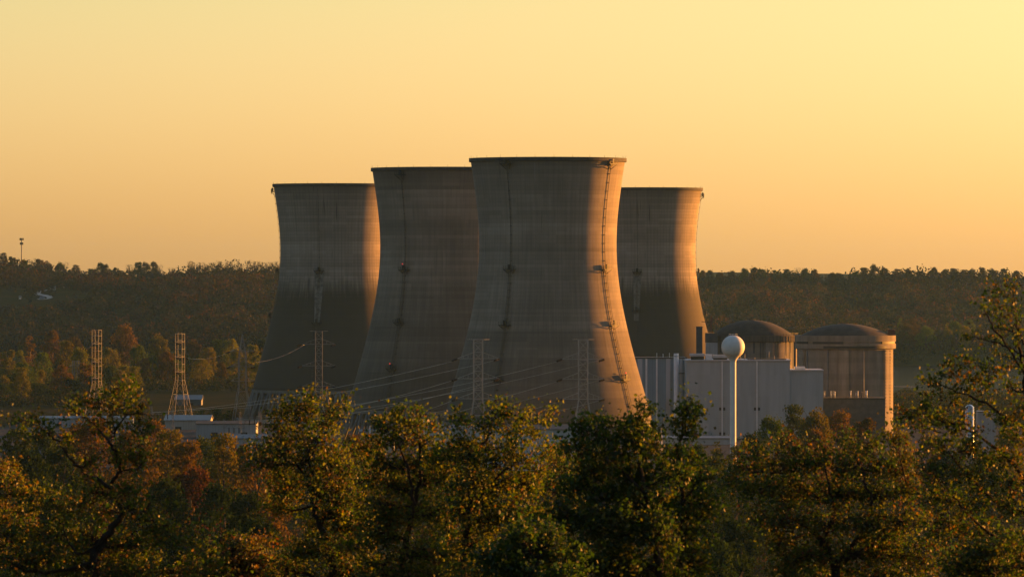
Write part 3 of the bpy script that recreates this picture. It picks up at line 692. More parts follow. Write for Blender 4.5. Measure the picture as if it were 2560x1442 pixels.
def gantry(px0, px1, ytop, d, label):
    t = thing('substation_gantry', label, 'gantry', (PX((px0 + px1) / 2, d), d, 0), 0, 'steel gantries of the switchyard')
    zt = PZ(ytop, d); hw = PX(px1, d) - PX((px0 + px1) / 2, d)
    for s in (-1, 1):
        b = MB()
        for e in (-.5, .5): b.bar((s * hw + e, -.4, -.3), (s * hw + e * .5, -.2, zt + 3), .16); b.bar((s * hw + e, .4, -.3), (s * hw + e * .5, .2, zt + 3), .16)
        for z in np.arange(0, zt, 1.4): b.bar((s * hw - .5, -.4, z), (s * hw + .5, .4, z + 1.4), .09); b.bar((s * hw + .5, -.4, z), (s * hw - .5, .4, z + 1.4), .09)
        b.build('post', M['galv_dim'], t)
    b = MB()
    for z in (zt - .5, zt + .5): b.bar((-hw, 0, z), (hw, 0, z), .18)
    n = max(3, int(hw / .8))
    for k in range(n): b.bar((-hw + 2 * hw * k / n, 0, zt - .5), (-hw + 2 * hw * (k + 1) / n, 0, zt + .5), .1)
    b.build('beam', M['galv_dim'], t)
    for k in range(3):
        x = -hw + 2 * hw * (k + 1) / 4; b = MB(); b.tube([(x, 0, zt - .5), (x, 0, zt - 2.6)], .2, 6); b.build('insulator', M['insul'], t)
for i, (a, c, y, d, l) in enumerate(((600, 648, 1046, 2400, 'steel switchyard gantry nearest the pointed pylon'), (652, 700, 1052, 2380, 'steel switchyard gantry just right of the pointed pylon'), (380, 432, 1032, 2460, 'steel gantry at the left edge of the switchyard by the bright pylon'),
                                 (905, 965, 1050, 2260, 'steel gantry left of the dark-leaved tree below the second tower'), (968, 1030, 1036, 2240, 'steel gantry right below the second tower base'), (560, 610, 1066, 2300, 'steel gantry before the square-fronted metal building'))):
    gantry(a, c, y, d, l)
def light_pole(px, y, d, label):
    t = thing('light_pole', label, 'light pole', (PX(px, d), d, 0), 0, 'light poles of the plant yard'); z = PZ(y, d)
    b = MB(); b.tube([(0, 0, -.2), (0, 0, z)], [.28, .18], 6); b.build('pole', M['trim'], t)
    b = MB(); b.box((0, 0, z + .1), (2.4, .5, .4)); b.build('lamp', M['steel_dark'], t)
light_pole(1060, 1035, 2060, 'slim pale light pole under the second tower, over the dark-leaved tree')
light_pole(925, 1062, 2080, 'short sunlit light pole between the two bright-leaved trees')
light_pole(1654, 1068, 2040, 'pale light pole at the right foot of the sunlit tower')

# phone mast on the far ridge
d = 5900; x = PX(54, d); z0 = float(height(x, d)); zt = PZ(595, d)
t = thing('phone_mast', 'slender phone mast with two antenna rings on the far left ridge', 'mast', (x, d, z0))
b = MB(); b.tube([(0, 0, -1), (0, 0, zt - z0)], [.7, .42], 10); b.build('pole', M['galv'], t)
for yy, r in ((598, 1.9), (609, 1.5)):
    z = PZ(yy, d) - z0; b = MB()
    for k in range(9):
        q = 2 * math.pi * k / 9; b.box((r * math.sin(q), r * math.cos(q), z), (.55, .55, 2.4)); b.bar((0, 0, z), (r * math.sin(q), r * math.cos(q), z), .25)
    b.build('antenna_ring', M['steel_dark'], t)

# ------------------------------------------------------------------ far hillside: houses and a drive
def hill_y(px, py):                                # distance at which the hillside is seen at this pixel
    for d in np.arange(4700, 6000, 4.0):
        if float(height(PX(px, d), d)) >= PZ(py, d): return d
    return 5900.0
for px, py, w, h, wl, rf, l in ((132, 724, 13, 4.4, 'trim', 'tin', 'white hillside house beside the upper end of the drive on the far left hill'), (160, 719, 4.5, 8, 'walltan', 'roof', 'narrow pale hillside silo below the left ridge'), (404, 723, 14, 4, 'trim', 'tin', 'white hillside house midway between phone mast and leftmost tower'), (418, 720, 9, 4, 'wallgrey', 'roof', 'grey hillside house touching the white house on its right'),
                             (343, 755, 7, 5, 'wallgrey', 'tin', 'small grey hillside house lower on the left hill'), (640, 806, 13, 3.5, 'trim', 'tin', 'white low hillside house by the leftmost cooling tower'), (50, 748, 4, 4, 'trim', 'tin', 'tiny white hillside shed near the grass field edge'), (105, 749, 10, 3, 'wallgrey', 'tin', 'long low hillside barn at the lower end of the drive')):
    d = hill_y(px, py); x = PX(px, d); z = float(height(x, d)); k = d / F
    t = thing('hillside_house' if 'silo' not in l else 'silo', l, 'house' if 'silo' not in l else 'silo', (x, d, z), 0, None)
    hw, hh = w * k / 2, h * k
    if 'silo' in l:
        b = MB(); b.lathe([(hw, -2), (hw, hh)], n=20); b.build('wall', M[wl], t); b = MB(); b.lathe([(hw + .1, hh), (hw * .6, hh + 1), (.02, hh + 1.4)], n=20); b.build('roof', M[rf], t)
    else:
        MB().bb(-hw, hw, -3, 4, -3, hh * .7).build('wall', M[wl], t)
        b = MB(); b.add([(-hw - .4, -3.5, hh * .7), (hw + .4, -3.5, hh * .7), (hw + .4, .5, hh * .7 + 2), (-hw - .4, .5, hh * .7 + 2), (-hw - .4, 4.5, hh * .7), (hw + .4, 4.5, hh * .7)], [(0, 1, 2, 3), (3, 2, 5, 4), (0, 3, 4), (1, 5, 2), (0, 4, 5, 1)]); b.build('roof', M[rf], t)
pts = [(92, 736), (100, 731), (112, 727), (128, 725)]; pts2 = [(98, 748), (112, 750), (124, 747), (126, 744), (118, 741), (104, 739), (92, 736)]
b = MB()
for path in (pts, pts2):
    w3 = []
    for (x0, y0), (x1, y1) in zip(path[:-1], path[1:]):
        for u in np.linspace(0, 1, 6)[:-1 if (x1, y1) != path[-1] else None]:
            d = hill_y(x0 + (x1 - x0) * u, y0 + (y1 - y0) * u); X = PX(x0 + (x1 - x0) * u, d); w3.append((X, d))
    vs = []
    for X, d in w3: vs += [(X - 2.5, d - 5, float(height(X, d - 5)) + .5), (X + 2.5, d + 5, float(height(X, d + 5)) + .5)]
    b.add(vs, [(2 * i, 2 * i + 1, 2 * i + 3, 2 * i + 2) for i in range(len(w3) - 1)])
M['drive'] = flat('pale_gravel', (.30, .31, .32), .9)
tag(b.build('driveway', M['drive']), kind='structure')

# ------------------------------------------------------------------ distant trees: shared crowns
def cards(centres, size, r, aspect=.75):
    """random little quads round the given centres"""
    n = len(centres); a = r.normal(size=(n, 3)); a /= np.linalg.norm(a, axis=1, keepdims=True)
    t = r.normal(size=(n, 3)); t -= a * np.sum(a * t, 1, keepdims=True); t /= np.linalg.norm(t, axis=1, keepdims=True)
    bt = np.cross(a, t); s = size * r.uniform(.6, 1.35, (n, 1))
    V = np.stack([centres - t * s * .5, centres + bt * s * aspect * .5, centres + t * s * .5, centres - bt * s * aspect * .5], 1)
    return V
def crown_points(r, lobes, per, rx, h0, h1, shape):
    """leaf positions for a crown of unit-ish tree: lobed, hollow toward the trunk"""
    pts = []
    for k in range(lobes):
        u = r.uniform(); z = h0 + (h1 - h0) * u
        if shape == 'round': w = math.sin(math.pi * (.12 + .84 * u)) ** .7
        elif shape == 'cone': w = (1 - u) ** .8 * .95 + .08
        else: w = .45 + .55 * math.sin(math.pi * min(1, .25 + .7 * u))
        a = r.uniform(0, 2 * math.pi); rr = rx * w * math.sqrt(r.uniform(.15, 1)) * .85
        c = np.array([rr * math.cos(a), rr * math.sin(a), z]); s = rx * r.uniform(.20, .36)
        p = r.normal(size=(per, 3)); p /= np.linalg.norm(p, axis=1, keepdims=True)
        p *= (r.uniform(.25, 1, (per, 1)) ** .5) * s; p[:, 2] *= .8; pts.append(c + p)
    return np.concatenate(pts)
PROTO = []
def make_proto(seed, shape, h, rx, h0, lobes, per, card, bare=False):
    r = np.random.default_rng(seed)
    pts = crown_points(r, lobes, per, rx, h0 * h, h, shape)
    V = cards(pts, card, r)
    g = r.uniform(.6, 1.4, (len(V), 1)); c = np.clip(np.concatenate([g * r.uniform(.85, 1.15, (len(V), 1)), g, g * .95], 1), 0, 2)
    crown = np_mesh('crown', V, 4, M['foliage'], c)
    b = MB(); rr = random.Random(seed); tr = h * .018
    b.tube([(0, 0, -1), (rr.uniform(-.2, .2), 0, h * .35), (rr.uniform(-.5, .5), rr.uniform(-.4, .4), h * .8)], [tr * 1.3, tr, tr * .35], 6)
    for k in range(14 if bare else 7):
        z = h * rr.uniform(.25, .7); a = rr.uniform(0, 6.28); L = rx * rr.uniform(.6, 1.0); up = rr.uniform(.5, 1.4) * (2 if bare else 1)
        p1 = (L * .5 * math.cos(a), L * .5 * math.sin(a), z + L * .35 * up); p2 = (L * math.cos(a), L * math.sin(a), min(h, z + L * .9 * up))
        b.tube([(0, 0, z), p1, p2], [tr * .6, tr * .4, tr * .12], 4)
        if bare:
            for j in range(4):
                q = rr.uniform(0, 6.28); s = Vector(p1).lerp(Vector(p2), rr.uniform(0, .8)); b.tube([s, s + Vector((math.cos(q) * L * .35, math.sin(q) * L * .35, L * .7))], [tr * .3, tr * .1], 3)
    trunk = b.mesh('trunk', M['farbark'])
    return dict(crown=crown, trunk=trunk, h=h, rx=rx, shape=shape, bare=bare)
for k in range(5): PROTO.append(make_proto(100 + k, 'round', 15, 5.2 + .3 * k, .06, 84, 58, .58))
for k in range(3): PROTO.append(make_proto(120 + k, 'oval', 18, 4.2 + .3 * k, .05, 84, 58, .58))
PROTO.append(make_proto(140, 'cone', 16, 3.6, .08, 44, 42, .55))
BUSH = [make_proto(160 + k, 'round', 5, 3.2, .0, 20, 30, .5) for k in range(2)]
BARE = [make_proto(170 + k, 'oval', 15, 3.6, .3, 26, 7, .5, True) for k in range(3)]

CN = {'rust-orange': (.130, .074, .014), 'amber': (.145, .120, .014), 'olive green': (.052, .070, .013), 'dark green': (.022, .038, .011), 'golden yellow': (.165, .155, .015),
      'yellow-green': (.084, .110, .013), 'russet brown': (.075, .050, .017), 'deep red': (.078, .032, .014), 'grey-brown': (.058, .052, .036)}
DT = []                                            # (zone, colour name, px, object)
def dtree(px, d, top=None, hgt=None, wid=None, col='olive green', zone='', proto=None):
    pr = proto or rnd.choice(PROTO)
    x = PX(px, d); z = float(height(x, d))
    h = hgt if hgt else max(5.0, PZ(top, d) - z)
    sc = h / pr['h'] * .97; sx = sc if wid is None else (wid / F * d / 2) / pr['rx'] * .92
    sx = max(sx, .8 * sc)
    t = thing('tree' if pr not in BUSH else 'shrub', None, 'tree' if pr not in BUSH else 'shrub', (x, d, z - .3), rnd.uniform(0, 6.28)); t.scale = (sx, sx, sc)
    link('trunk', pr['trunk'], t); c = link('crown', pr['crown'], t)
    base = CN[col]; j = rnd.uniform(.85, 1.15); c.color = (base[0] * j * rnd.uniform(.93, 1.07), base[1] * j, base[2] * j, 1)
    t['group'] = zone; DT.append((zone, col, px, t, pr in BARE))
    return t
def pick(ws): return rnd.choices([a for a, _ in ws], [w for _, w in ws])[0]
Z1 = 'trees of the island wood left of the cooling towers'
isl = [(20, 3500, 872, 60, 'amber'), (75, 4000, 838, 62, 'rust-orange'), (60, 3300, 905, 90, 'yellow-green'), (130, 4050, 828, 55, 'rust-orange'), (105, 3350, 880, 80, 'yellow-green'), (165, 3500, 850, 60, 'amber'), (200, 3450, 868, 60, 'golden yellow'),
       (185, 4050, 842, 40, 'russet brown'), (150, 3250, 925, 90, 'olive green'), (40, 3200, 930, 90, 'olive green'), (215, 3300, 905, 60, 'rust-orange'), (275, 3500, 868, 55, 'amber'), (310, 4000, 812, 70, 'rust-orange'), (300, 3900, 845, 60, 'russet brown'), (345, 3600, 862, 60, 'yellow-green'),
       (395, 3900, 836, 70, 'amber'), (420, 3500, 875, 55, 'rust-orange'), (335, 3300, 915, 50, 'golden yellow'), (300, 3200, 925, 55, 'amber'), (520, 3800, 868, 55, 'amber'), (485, 3900, 850, 50, 'russet brown'), (545, 3900, 848, 50, 'olive green'), (575, 3900, 846, 55, 'golden yellow'), (590, 3600, 870, 50, 'golden yellow'),
       (632, 3600, 860, 45, 'golden yellow'), (655, 3800, 846, 50, 'dark green'), (10, 3050, 960, 60, 'olive green'), (90, 3100, 955, 80, 'olive green'), (180, 3100, 945, 80, 'dark green'), (240, 3100, 935, 70, 'olive green'), (320, 3060, 945, 50, 'amber'), (380, 3800, 880, 60, 'olive green'), (460, 3700, 885, 60, 'dark green'), (620, 3400, 900, 50, 'amber'), (645, 3300, 905, 40, 'golden yellow')]
for px, d, top, wid, c in isl: dtree(px, d, top, None, wid, c, Z1)
W1 = [('amber', 3), ('rust-orange', 2.2), ('olive green', 3), ('yellow-green', 3), ('dark green', 2.5), ('russet brown', 2), ('golden yellow', 1)]
for k in range(62):
    d = rnd.choice((3120, 3350, 3600, 3850, 4050, 4200)) + rnd.uniform(-90, 90); px = rnd.uniform(-60, 690)
    if d < 3500 and px > 350: d += 420
    dtree(px, d, None, rnd.uniform(12, 20), None, pick(W1), Z1)
for px in (530, 552, 575, 592, 508): dtree(px, 2720 + rnd.uniform(-30, 30), None, rnd.uniform(5, 8.5), 46, pick([('dark green', 2), ('olive green', 2), ('rust-orange', 1)]), 'bushy trees between the barn and the leftmost tower', BUSH[0])

Z2 = 'trees of the far river bank right of the reactors'
for k in range(44):
    px = rnd.uniform(2235, 2640); d = rnd.choice((4680, 4740, 4810)) + rnd.uniform(-25, 25)
    dtree(px, d, None, rnd.uniform(13, 24), None, pick([('olive green', 3), ('yellow-green', 3), ('amber', 2), ('dark green', 3), ('russet brown', 2)]), Z2)
Z3 = 'skyline trees on the far ridge'
sky_t = [(8, 632), (30, 640), (60, 648), (85, 645), (98, 646), (120, 655), (150, 655), (160, 654), (190, 662), (228, 672), (250, 656), (265, 660), (290, 668), (325, 660), (345, 655), (362, 655), (385, 655), (398, 660), (430, 668), (450, 678)]
for px, top in sky_t: dtree(px, 5900 + rnd.uniform(-30, 40), top, None, rnd.uniform(24, 36), pick([('grey-brown', 2), ('russet brown', 3), ('olive green', 2), ('dark green', 1)]), Z3, rnd.choice(PROTO[:8] + BARE))
for px in range(474, 700, 11): dtree(px + rnd.uniform(-3, 3), 5930 + rnd.uniform(-20, 30), 654 - (2 if px > 600 else 0) + rnd.uniform(-4, 5), None, rnd.uniform(17, 26), pick([('grey-brown', 3), ('russet brown', 2)]), Z3, rnd.choice(BARE))
for px, top in ((1756, 676), (1775, 676), (1800, 680), (1830, 676), (1862, 670), (1885, 668), (1905, 672), (1940, 674), (1966, 672), (1992, 668), (2012, 670), (2036, 672), (2062, 684), (2080, 682), (2098, 682), (2138, 678), (2160, 668), (2185, 660), (2210, 668), (2245, 672), (2270, 671), (2300, 676), (2335, 668), (2365, 672), (2385, 670), (2410, 674), (2430, 671), (2455, 668), (2480, 671), (2510, 671), (2540, 677)):
    dtree(px, 5900 + rnd.uniform(-30, 40), top, None, rnd.uniform(24, 38), pick([('grey-brown', 2), ('russet brown', 3), ('olive green', 2), ('dark green', 2)]), Z3, rnd.choice(PROTO[:8] + (BARE if 2040 < px < 2110 or px in (1992, 2455) else [])))
for px, py, c, w in ((513, 738, 'rust-orange', 28), (556, 730, 'rust-orange', 30), (619, 730, 'rust-orange', 18), (92, 700, 'golden yellow', 24), (32, 775, 'rust-orange', 18), (160, 698, 'amber', 20), (2160, 745, 'rust-orange', 34), (2148, 760, 'amber', 50)):
    d = hill_y(px, py + 12); dtree(px, d, py - 16, None, w, c, 'bright lone trees on the far hillside')

Z4 = 'trees of the valley wood below the plant'
mid = [(560, 1500, 1085, 110, 'amber'), (420, 1600, 1075, 120, 'amber'), (385, 1800, 1052, 60, 'rust-orange'), (470, 1450, 1100, 120, 'rust-orange'), (505, 1700, 1092, 80, 'olive green'), (540, 1800, 1098, 80, 'dark green'), (600, 1550, 1105, 80, 'rust-orange'), (480, 1250, 1165, 62, 'deep red'), (640, 1350, 1120, 110, 'rust-orange'), (330, 1500, 1075, 90, 'rust-orange'), (240, 1600, 1040, 80, 'rust-orange'), (190, 1650, 1055, 80, 'russet brown'),
       (110, 1700, 1075, 90, 'olive green'), (40, 1650, 1068, 110, 'olive green'), (150, 1350, 1115, 130, 'dark green'), (60, 1300, 1120, 130, 'dark green'), (560, 1150, 1205, 130, 'dark green'), (620, 1100, 1230, 90, 'dark green'), (420, 1150, 1200, 120, 'dark green'), (530, 1000, 1270, 120, 'dark green'), (640, 950, 1290, 130, 'dark green'), (350, 1050, 1230, 140, 'dark green'), (100, 1050, 1210, 160, 'dark green'), (590, 860, 1330, 130, 'dark green'), (450, 900, 1320, 150, 'dark green'),
       (2040, 1900, 1022, 110, 'amber'), (1985, 1950, 1012, 60, 'olive green'), (2100, 1920, 1024, 90, 'rust-orange'), (1930, 1880, 1040, 100, 'yellow-green'), (1880, 1850, 1082, 80, 'dark green'), (2160, 1850, 1040, 90, 'russet brown'), (1970, 1750, 1080, 90, 'russet brown'), (2040, 1700, 1075, 90, 'rust-orange'), (1790, 1900, 1100, 70, 'amber'), (1750, 1850, 1108, 60, 'olive green'), (1840, 1900, 1112, 60, 'amber'), (1700, 1850, 1110, 60, 'olive green'), (1790, 1500, 1140, 110, 'olive green'), (1840, 1300, 1170, 120, 'dark green'),
       (1780, 1150, 1225, 130, 'dark green'), (1850, 1000, 1290, 140, 'dark green'), (1770, 900, 1340, 140, 'dark green'), (890, 1650, 1085, 70, 'rust-orange'), (930, 1700, 1098, 70, 'amber'), (700, 1600, 1095, 80, 'amber'), (820, 1600, 1110, 80, 'rust-orange'), (1100, 1750, 1112, 80, 'olive green'), (1060, 1500, 1125, 100, 'amber'), (1190, 1700, 1108, 80, 'olive green'), (1400, 1700, 1105, 80, 'yellow-green'), (1480, 1600, 1105, 80, 'olive green'), (1600, 1700, 1105, 70, 'olive green'), (1380, 1400, 1140, 110, 'russet brown'),
       (2250, 1800, 1075, 100, 'amber'), (2330, 1700, 1085, 110, 'russet brown'), (2430, 1700, 1090, 110, 'olive green'), (2520, 1800, 1070, 120, 'amber'), (2370, 1500, 1120, 120, 'dark green'), (2480, 1400, 1150, 130, 'dark green')]
for px, d, top, wid, c in mid: dtree(px, d, top, None, wid, c, Z4)
for k in range(46):
    d = rnd.uniform(700, 1750); px = rnd.uniform(-60, 700) if k % 3 else rnd.uniform(700, 2620)
    dtree(px, d, None, rnd.uniform(9, 14), None, pick([('dark green', 5), ('olive green', 2), ('russet brown', 1.5), ('rust-orange', .6)]), Z4)

# labels: colour within its zone, counted from the left
_T = ['first', 'second', 'third', 'fourth', 'fifth', 'sixth', 'seventh', 'eighth', 'ninth']
ORD = ['leftmost'] + _T[1:] + ['tenth', 'eleventh', 'twelfth', 'thirteenth', 'fourteenth', 'fifteenth', 'sixteenth', 'seventeenth', 'eighteenth', 'nineteenth']
for w in ('twent', 'thirt', 'fort', 'fift'): ORD += [w + 'ieth'] + [w + 'y-' + x for x in _T]
WHERE = {Z1: 'in the island wood left of the towers', Z2: 'on the far bank right of the reactors', Z3: 'on the far ridge skyline', Z4: 'in the valley wood below the plant'}
seen = {}
for zone, c, px, t, br in sorted(DT, key=lambda a: a[2]):
    k = seen.get((zone, c, br), 0); seen[(zone, c, br)] = k + 1
    kind = 'thin bare' if br else 'leafy'
    noun = 'shrub' if t.name.startswith('shrub') else 'tree'
    w = WHERE.get(zone) or ('between the barn and the leftmost tower' if noun == 'shrub' else 'standing out on the far hillside')
    t['label'] = f"{ORD[k]} {'bare ' if br else ''}{c} {noun} {'' if k == 0 else 'from the left '}{w}"

# ------------------------------------------------------------------ the far wood: one mass over the hillside, and undergrowth
def mass(name, xs, ys, hs, rx, per, card, palette, weights, seed, flatten=.8):
    r = np.random.default_rng(seed); n = len(xs); zs = height(xs, ys)
    p = r.normal(size=(n, per, 3)); p /= np.linalg.norm(p, axis=2, keepdims=True)
    lump = 1 + .35 * np.sin(p[:, :, 0] * 5 + r.uniform(0, 6, (n, 1))) * np.sin(p[:, :, 2] * 4 + r.uniform(0, 6, (n, 1)))
    p *= (r.uniform(.55, 1, (n, per, 1)) ** .5) * lump[:, :, None]
    c = np.stack([xs, ys, zs + hs * .58], 1)[:, None, :] + p * np.stack([rx, rx, hs * .45], 1)[:, None, :]
    V = cards(c.reshape(-1, 3), card, r, .9)
    pal = np.array(palette); ci = r.choice(len(pal), n, p=np.array(weights) / sum(weights))
    patchy = np.clip(1 + .22 * wav(xs * 1.3 + 40, ys * 1.3), .6, 1.5)[:, None]
    col = pal[ci] * r.uniform(.7, 1.35, (n, 1)) * patchy; col = np.repeat(col, per, 0) * r.uniform(.84, 1.16, (n * per, 1))
    return tag(link(name, np_mesh(name, V, 4, M['wood'], col)), kind='stuff')
r = np.random.default_rng(11); gx, gy = np.meshgrid(np.arange(-760, 760, 13.0), np.arange(4655, 5960, 14.0))
xs = (gx + r.uniform(-5.5, 5.5, gx.shape)).ravel(); ys = (gy + r.uniform(-6, 6, gy.shape)).ravel()
zz = height(xs, ys); pxx = 1280 + xs * F / ys; pyy = HOR - (zz - CAMZ) * F / ys
clear = ((pxx < 265) & (pyy > 722) & (pyy < 792) & (np.sin(pxx * .05) * 12 + pyy > 728) & (pxx * .25 + pyy < 815)) | ((pxx > 330) & (pxx < 470) & (pyy > 722) & (pyy < 732)) | ((np.abs(pxx - 343) < 10) & (np.abs(pyy - 757) < 7)) | ((np.abs(pxx - 640) < 14) & (np.abs(pyy - 810) < 6))
k = (~clear & (np.abs(xs) < ys * .105)) | (clear & (r.uniform(size=xs.shape) < .05)); xs, ys = xs[k], ys[k]
FW = [(.055, .032, .020), (.080, .036, .018), (.050, .040, .032), (.036, .036, .020), (.024, .028, .018), (.085, .056, .018), (.048, .042, .022)]
upper = smooth(5300, 5900, ys)
hs = r.uniform(7, 14, len(xs)) * np.where(r.uniform(size=len(xs)) < .06, 1.45, 1)
mass('far_wood', xs, ys, hs, r.uniform(4.2, 9.0, len(xs)) , 66, 2.0, FW, [3, 1.2, 3, 3, 3, .7, 1.6], 12)
xs = r.uniform(-1, 1, 2600); ys = r.uniform(420, 1980, 2600); xs = xs * ys * .115
mass('undergrowth', xs, ys, r.uniform(2, 6, 2600), r.uniform(2.5, 5, 2600), 60, .75, [(.030, .034, .012), (.042, .036, .016), (.022, .030, .012), (.06, .035, .016)], [4, 2, 3, 1], 13)

d = r.uniform(2980, 4230, 2600); pxx = r.uniform(-120, 690, 2600); k = (pxx < 350) | (d > 3350); d, pxx = d[k], pxx[k]
mass('brushwood', (pxx - 1280) / F * d, d, r.uniform(3, 8, len(d)), r.uniform(3, 6, len(d)), 60, 1.0, [(.030, .034, .012), (.042, .040, .016), (.022, .032, .012), (.06, .040, .014)], [4, 3, 3, 1.5], 14)
d = r.uniform(2600, 3320, 420); pxx = r.uniform(2225, 2700, 420)
mass('shore_scrub', (pxx - 1280) / F * d, d, r.uniform(2, 5, 420), r.uniform(3, 6, 420), 60, .9, [(.030, .034, .012), (.042, .040, .016), (.022, .032, .012), (.05, .036, .014)], [4, 3, 3, 1], 16)
d = r.uniform(4600, 4700, 260); pxx = r.uniform(1700, 2700, 260)
mass('bank_scrub', (pxx - 1280) / F * d, d, r.uniform(4, 9, 260), r.uniform(4, 7, 260), 60, 1.2, [(.030, .034, .012), (.042, .040, .016), (.022, .032, .012)], [4, 3, 3], 15)
# ------------------------------------------------------------------ foreground trees, leaf by leaf
LC = {'olive': (.038, .066, .005), 'green': (.022, .050, .006), 'amber': (.088, .090, .006), 'orange': (.118, .062, .007), 'red': (.078, .026, .007), 'yellow': (.125, .130, .008), 'brown': (.044, .038, .009)}
def fg_tree(label, d, trunk, blobs, mixw, seed, dens=1.0, leaf=.088, depth=1.0, limbs=(), name='oak_tree'):
    """trunk: pixel path from the ground up (px, py, radius in px); blobs: (px, py, rx, ry) leaf masses in photo pixels at distance d"""
    r = np.random.default_rng(seed); rr = random.Random(seed); k = d / F
    bx, by = PX(trunk[0][0], d), d; gz = float(height(bx, by))
    t = thing(name, label, 'tree', (bx, by, gz - .2), 0, 'foreground trees along the bottom')
    O = Vector((bx, by, gz - .2)); T = MB()
    tp = [Vector((bx, by, gz - .6)) - O] + [P(x, y, d + rr.uniform(-.15, .15)) - O for x, y, _ in trunk]
    tr = [trunk[0][2] * 1.3 * k] + [w * k * .85 for _, _, w in trunk]
    def curve(pts, rad, seg=4, jig=.03):
        out, ro = [], []
        for i in range(len(pts) - 1):
            p0, p1, p2, p3 = pts[max(i - 1, 0)], pts[i], pts[i + 1], pts[min(i + 2, len(pts) - 1)]
            for j in range(seg):
                u = j / seg; q = .5 * ((2 * p1) + (p2 - p0) * u + (2 * p0 - 5 * p1 + 4 * p2 - p3) * u * u + (3 * p1 - p0 - 3 * p2 + p3) * u ** 3)
                out.append(q + Vector((rr.gauss(0, jig), rr.gauss(0, jig), rr.gauss(0, jig * .5)))); ro.append(rad[i] + (rad[i + 1] - rad[i]) * u)
        out.append(pts[-1]); ro.append(rad[-1]); return out, ro
    ta, ra = curve(tp, tr); T.tube(ta, ra, 8)
    nodes = [(p, q) for p, q in zip(ta[4:], ra[4:])]
    for lb in limbs:
        pts = [P(x, y, d + rr.uniform(-.5, .5)) - O for x, y, _ in lb]; a, ro = curve(pts, [w * k * .78 for _, _, w in lb]); T.tube(a, ro, 6); nodes += list(zip(a[1:], ro[1:]))
    pts_all = []
    names = list(mixw); wts = np.array([mixw[n] for n in names], float); wts /= wts.sum()
    cols = []
    blobs = list(blobs) + [(px + rr.choice((-1, 1)) * rr.uniform(.5, 1.5) * rx, py + rr.uniform(-.5, 1.0) * ry, rx * .8, ry * .7) for px, py, rx, ry in blobs if py > 1120 and rr.random() < (.55 if px < 1700 else .4) and not (px < 700 and py < 1330 and px > 330)]
    for (px, py, rx, ry) in blobs:
        dy = rr.uniform(-1.0, 1.0) * depth; c = P(px, py, d + dy) - O; ax, az = rx * k, ry * k; ay = (ax + az) * .5 * depth
        # limb from the nearest lower node
        best = min(nodes, key=lambda n: (n[0] - c).length + (1.2 * max(0, n[0].z - c.z + .1)))
        r0 = min(best[1] * .5, .04); mid_ = best[0].lerp(c, .5) + Vector((rr.uniform(-.12, .12), rr.uniform(-.15, .15), rr.uniform(-.18, .05)))
        la, lr = curve([best[0], mid_, c], [r0, r0 * .65, r0 * .35], 5, .02); T.tube(la, lr, 5)
        nodes += list(zip(la[2:], lr[2:]))
        ntw = max(4, int(rx * ry / 52 * dens))
        u = r.normal(size=(ntw, 3)); u /= np.linalg.norm(u, axis=1, keepdims=True); u *= (r.uniform(.08, 1.15, (ntw, 1)) ** .5)
        for w_ in u:
            e = c + Vector((w_[0] * ax, w_[1] * ay, w_[2] * az)); s = la[rr.randrange(2, len(la))]
            mm = s.lerp(e, .55) + Vector((rr.uniform(-.06, .06), rr.uniform(-.06, .06), rr.uniform(-.1, .04)))
            T.tube([s, mm, e], [r0 * .3 + .003, .007, .003], 3, False)
            nl = rr.randrange(9, 17); sp = rr.uniform(.08, .21)
            q = r.normal(size=(nl, 3)) * sp * np.array([1, 1, .8]); q[: nl // 3] = [list((mm - e) * rr.uniform(0, .7) + Vector((rr.gauss(0, .06), rr.gauss(0, .06), rr.gauss(0, .06)))) for _ in range(nl // 3)]
            pts_all.append(np.array(e) + q)
            main = names[r.choice(len(names), p=wts)]
            for _ in range(nl):
                cc = np.array(LC[main if rr.random() < .76 else names[r.choice(len(names), p=wts)]]); cols.append(cc * rr.uniform(.65, 1.3))
    C = np.concatenate(pts_all); n = len(C); cols = np.array(cols)
    # a leaf: two halves folded along the midrib, hanging loosely
    a = r.normal(size=(n, 3)) + np.array([0, 0, -.55]); a /= np.linalg.norm(a, axis=1, keepdims=True)
    b = r.normal(size=(n, 3)); b -= a * np.sum(a * b, 1, keepdims=True); b /= np.linalg.norm(b, axis=1, keepdims=True); nn = np.cross(a, b)
    L = leaf * r.uniform(.38, 1.35, (n, 1)); W = L * r.uniform(.32, .46, (n, 1)); f = L * r.uniform(.02, .22, (n, 1))
    base, tip = C - a * L * .5, C + a * L * .5; m1 = C - a * L * .12
    lf, rt = m1 + b * W + nn * f, m1 - b * W + nn * f; l2, r2 = C + a * L * .24 + b * W * .72 + nn * f * .8, C + a * L * .24 - b * W * .72 + nn * f * .8
    V = np.concatenate([np.stack([base, tip, l2, lf], 1), np.stack([base, rt, r2, tip], 1)], 0)
    T.build('trunk', M['bark'], t); link('crown', np_mesh('crown', V, 4, M['leaf'], np.concatenate([cols, cols], 0)), t)
    return n
NL = 0
mixA = {'olive': 4, 'green': 3, 'amber': 2, 'orange': 1.2, 'brown': 1.5, 'yellow': .6}
mixO = {'amber': 2.4, 'orange': 1.2, 'olive': 4.2, 'yellow': 1.4, 'brown': 1, 'green': 2}
mixG = {'green': 4, 'olive': 4, 'amber': 1, 'brown': .8, 'yellow': .5}
mixR = {'orange': 3, 'amber': 2.4, 'red': 1.2, 'brown': 1.5, 'olive': 1.2}
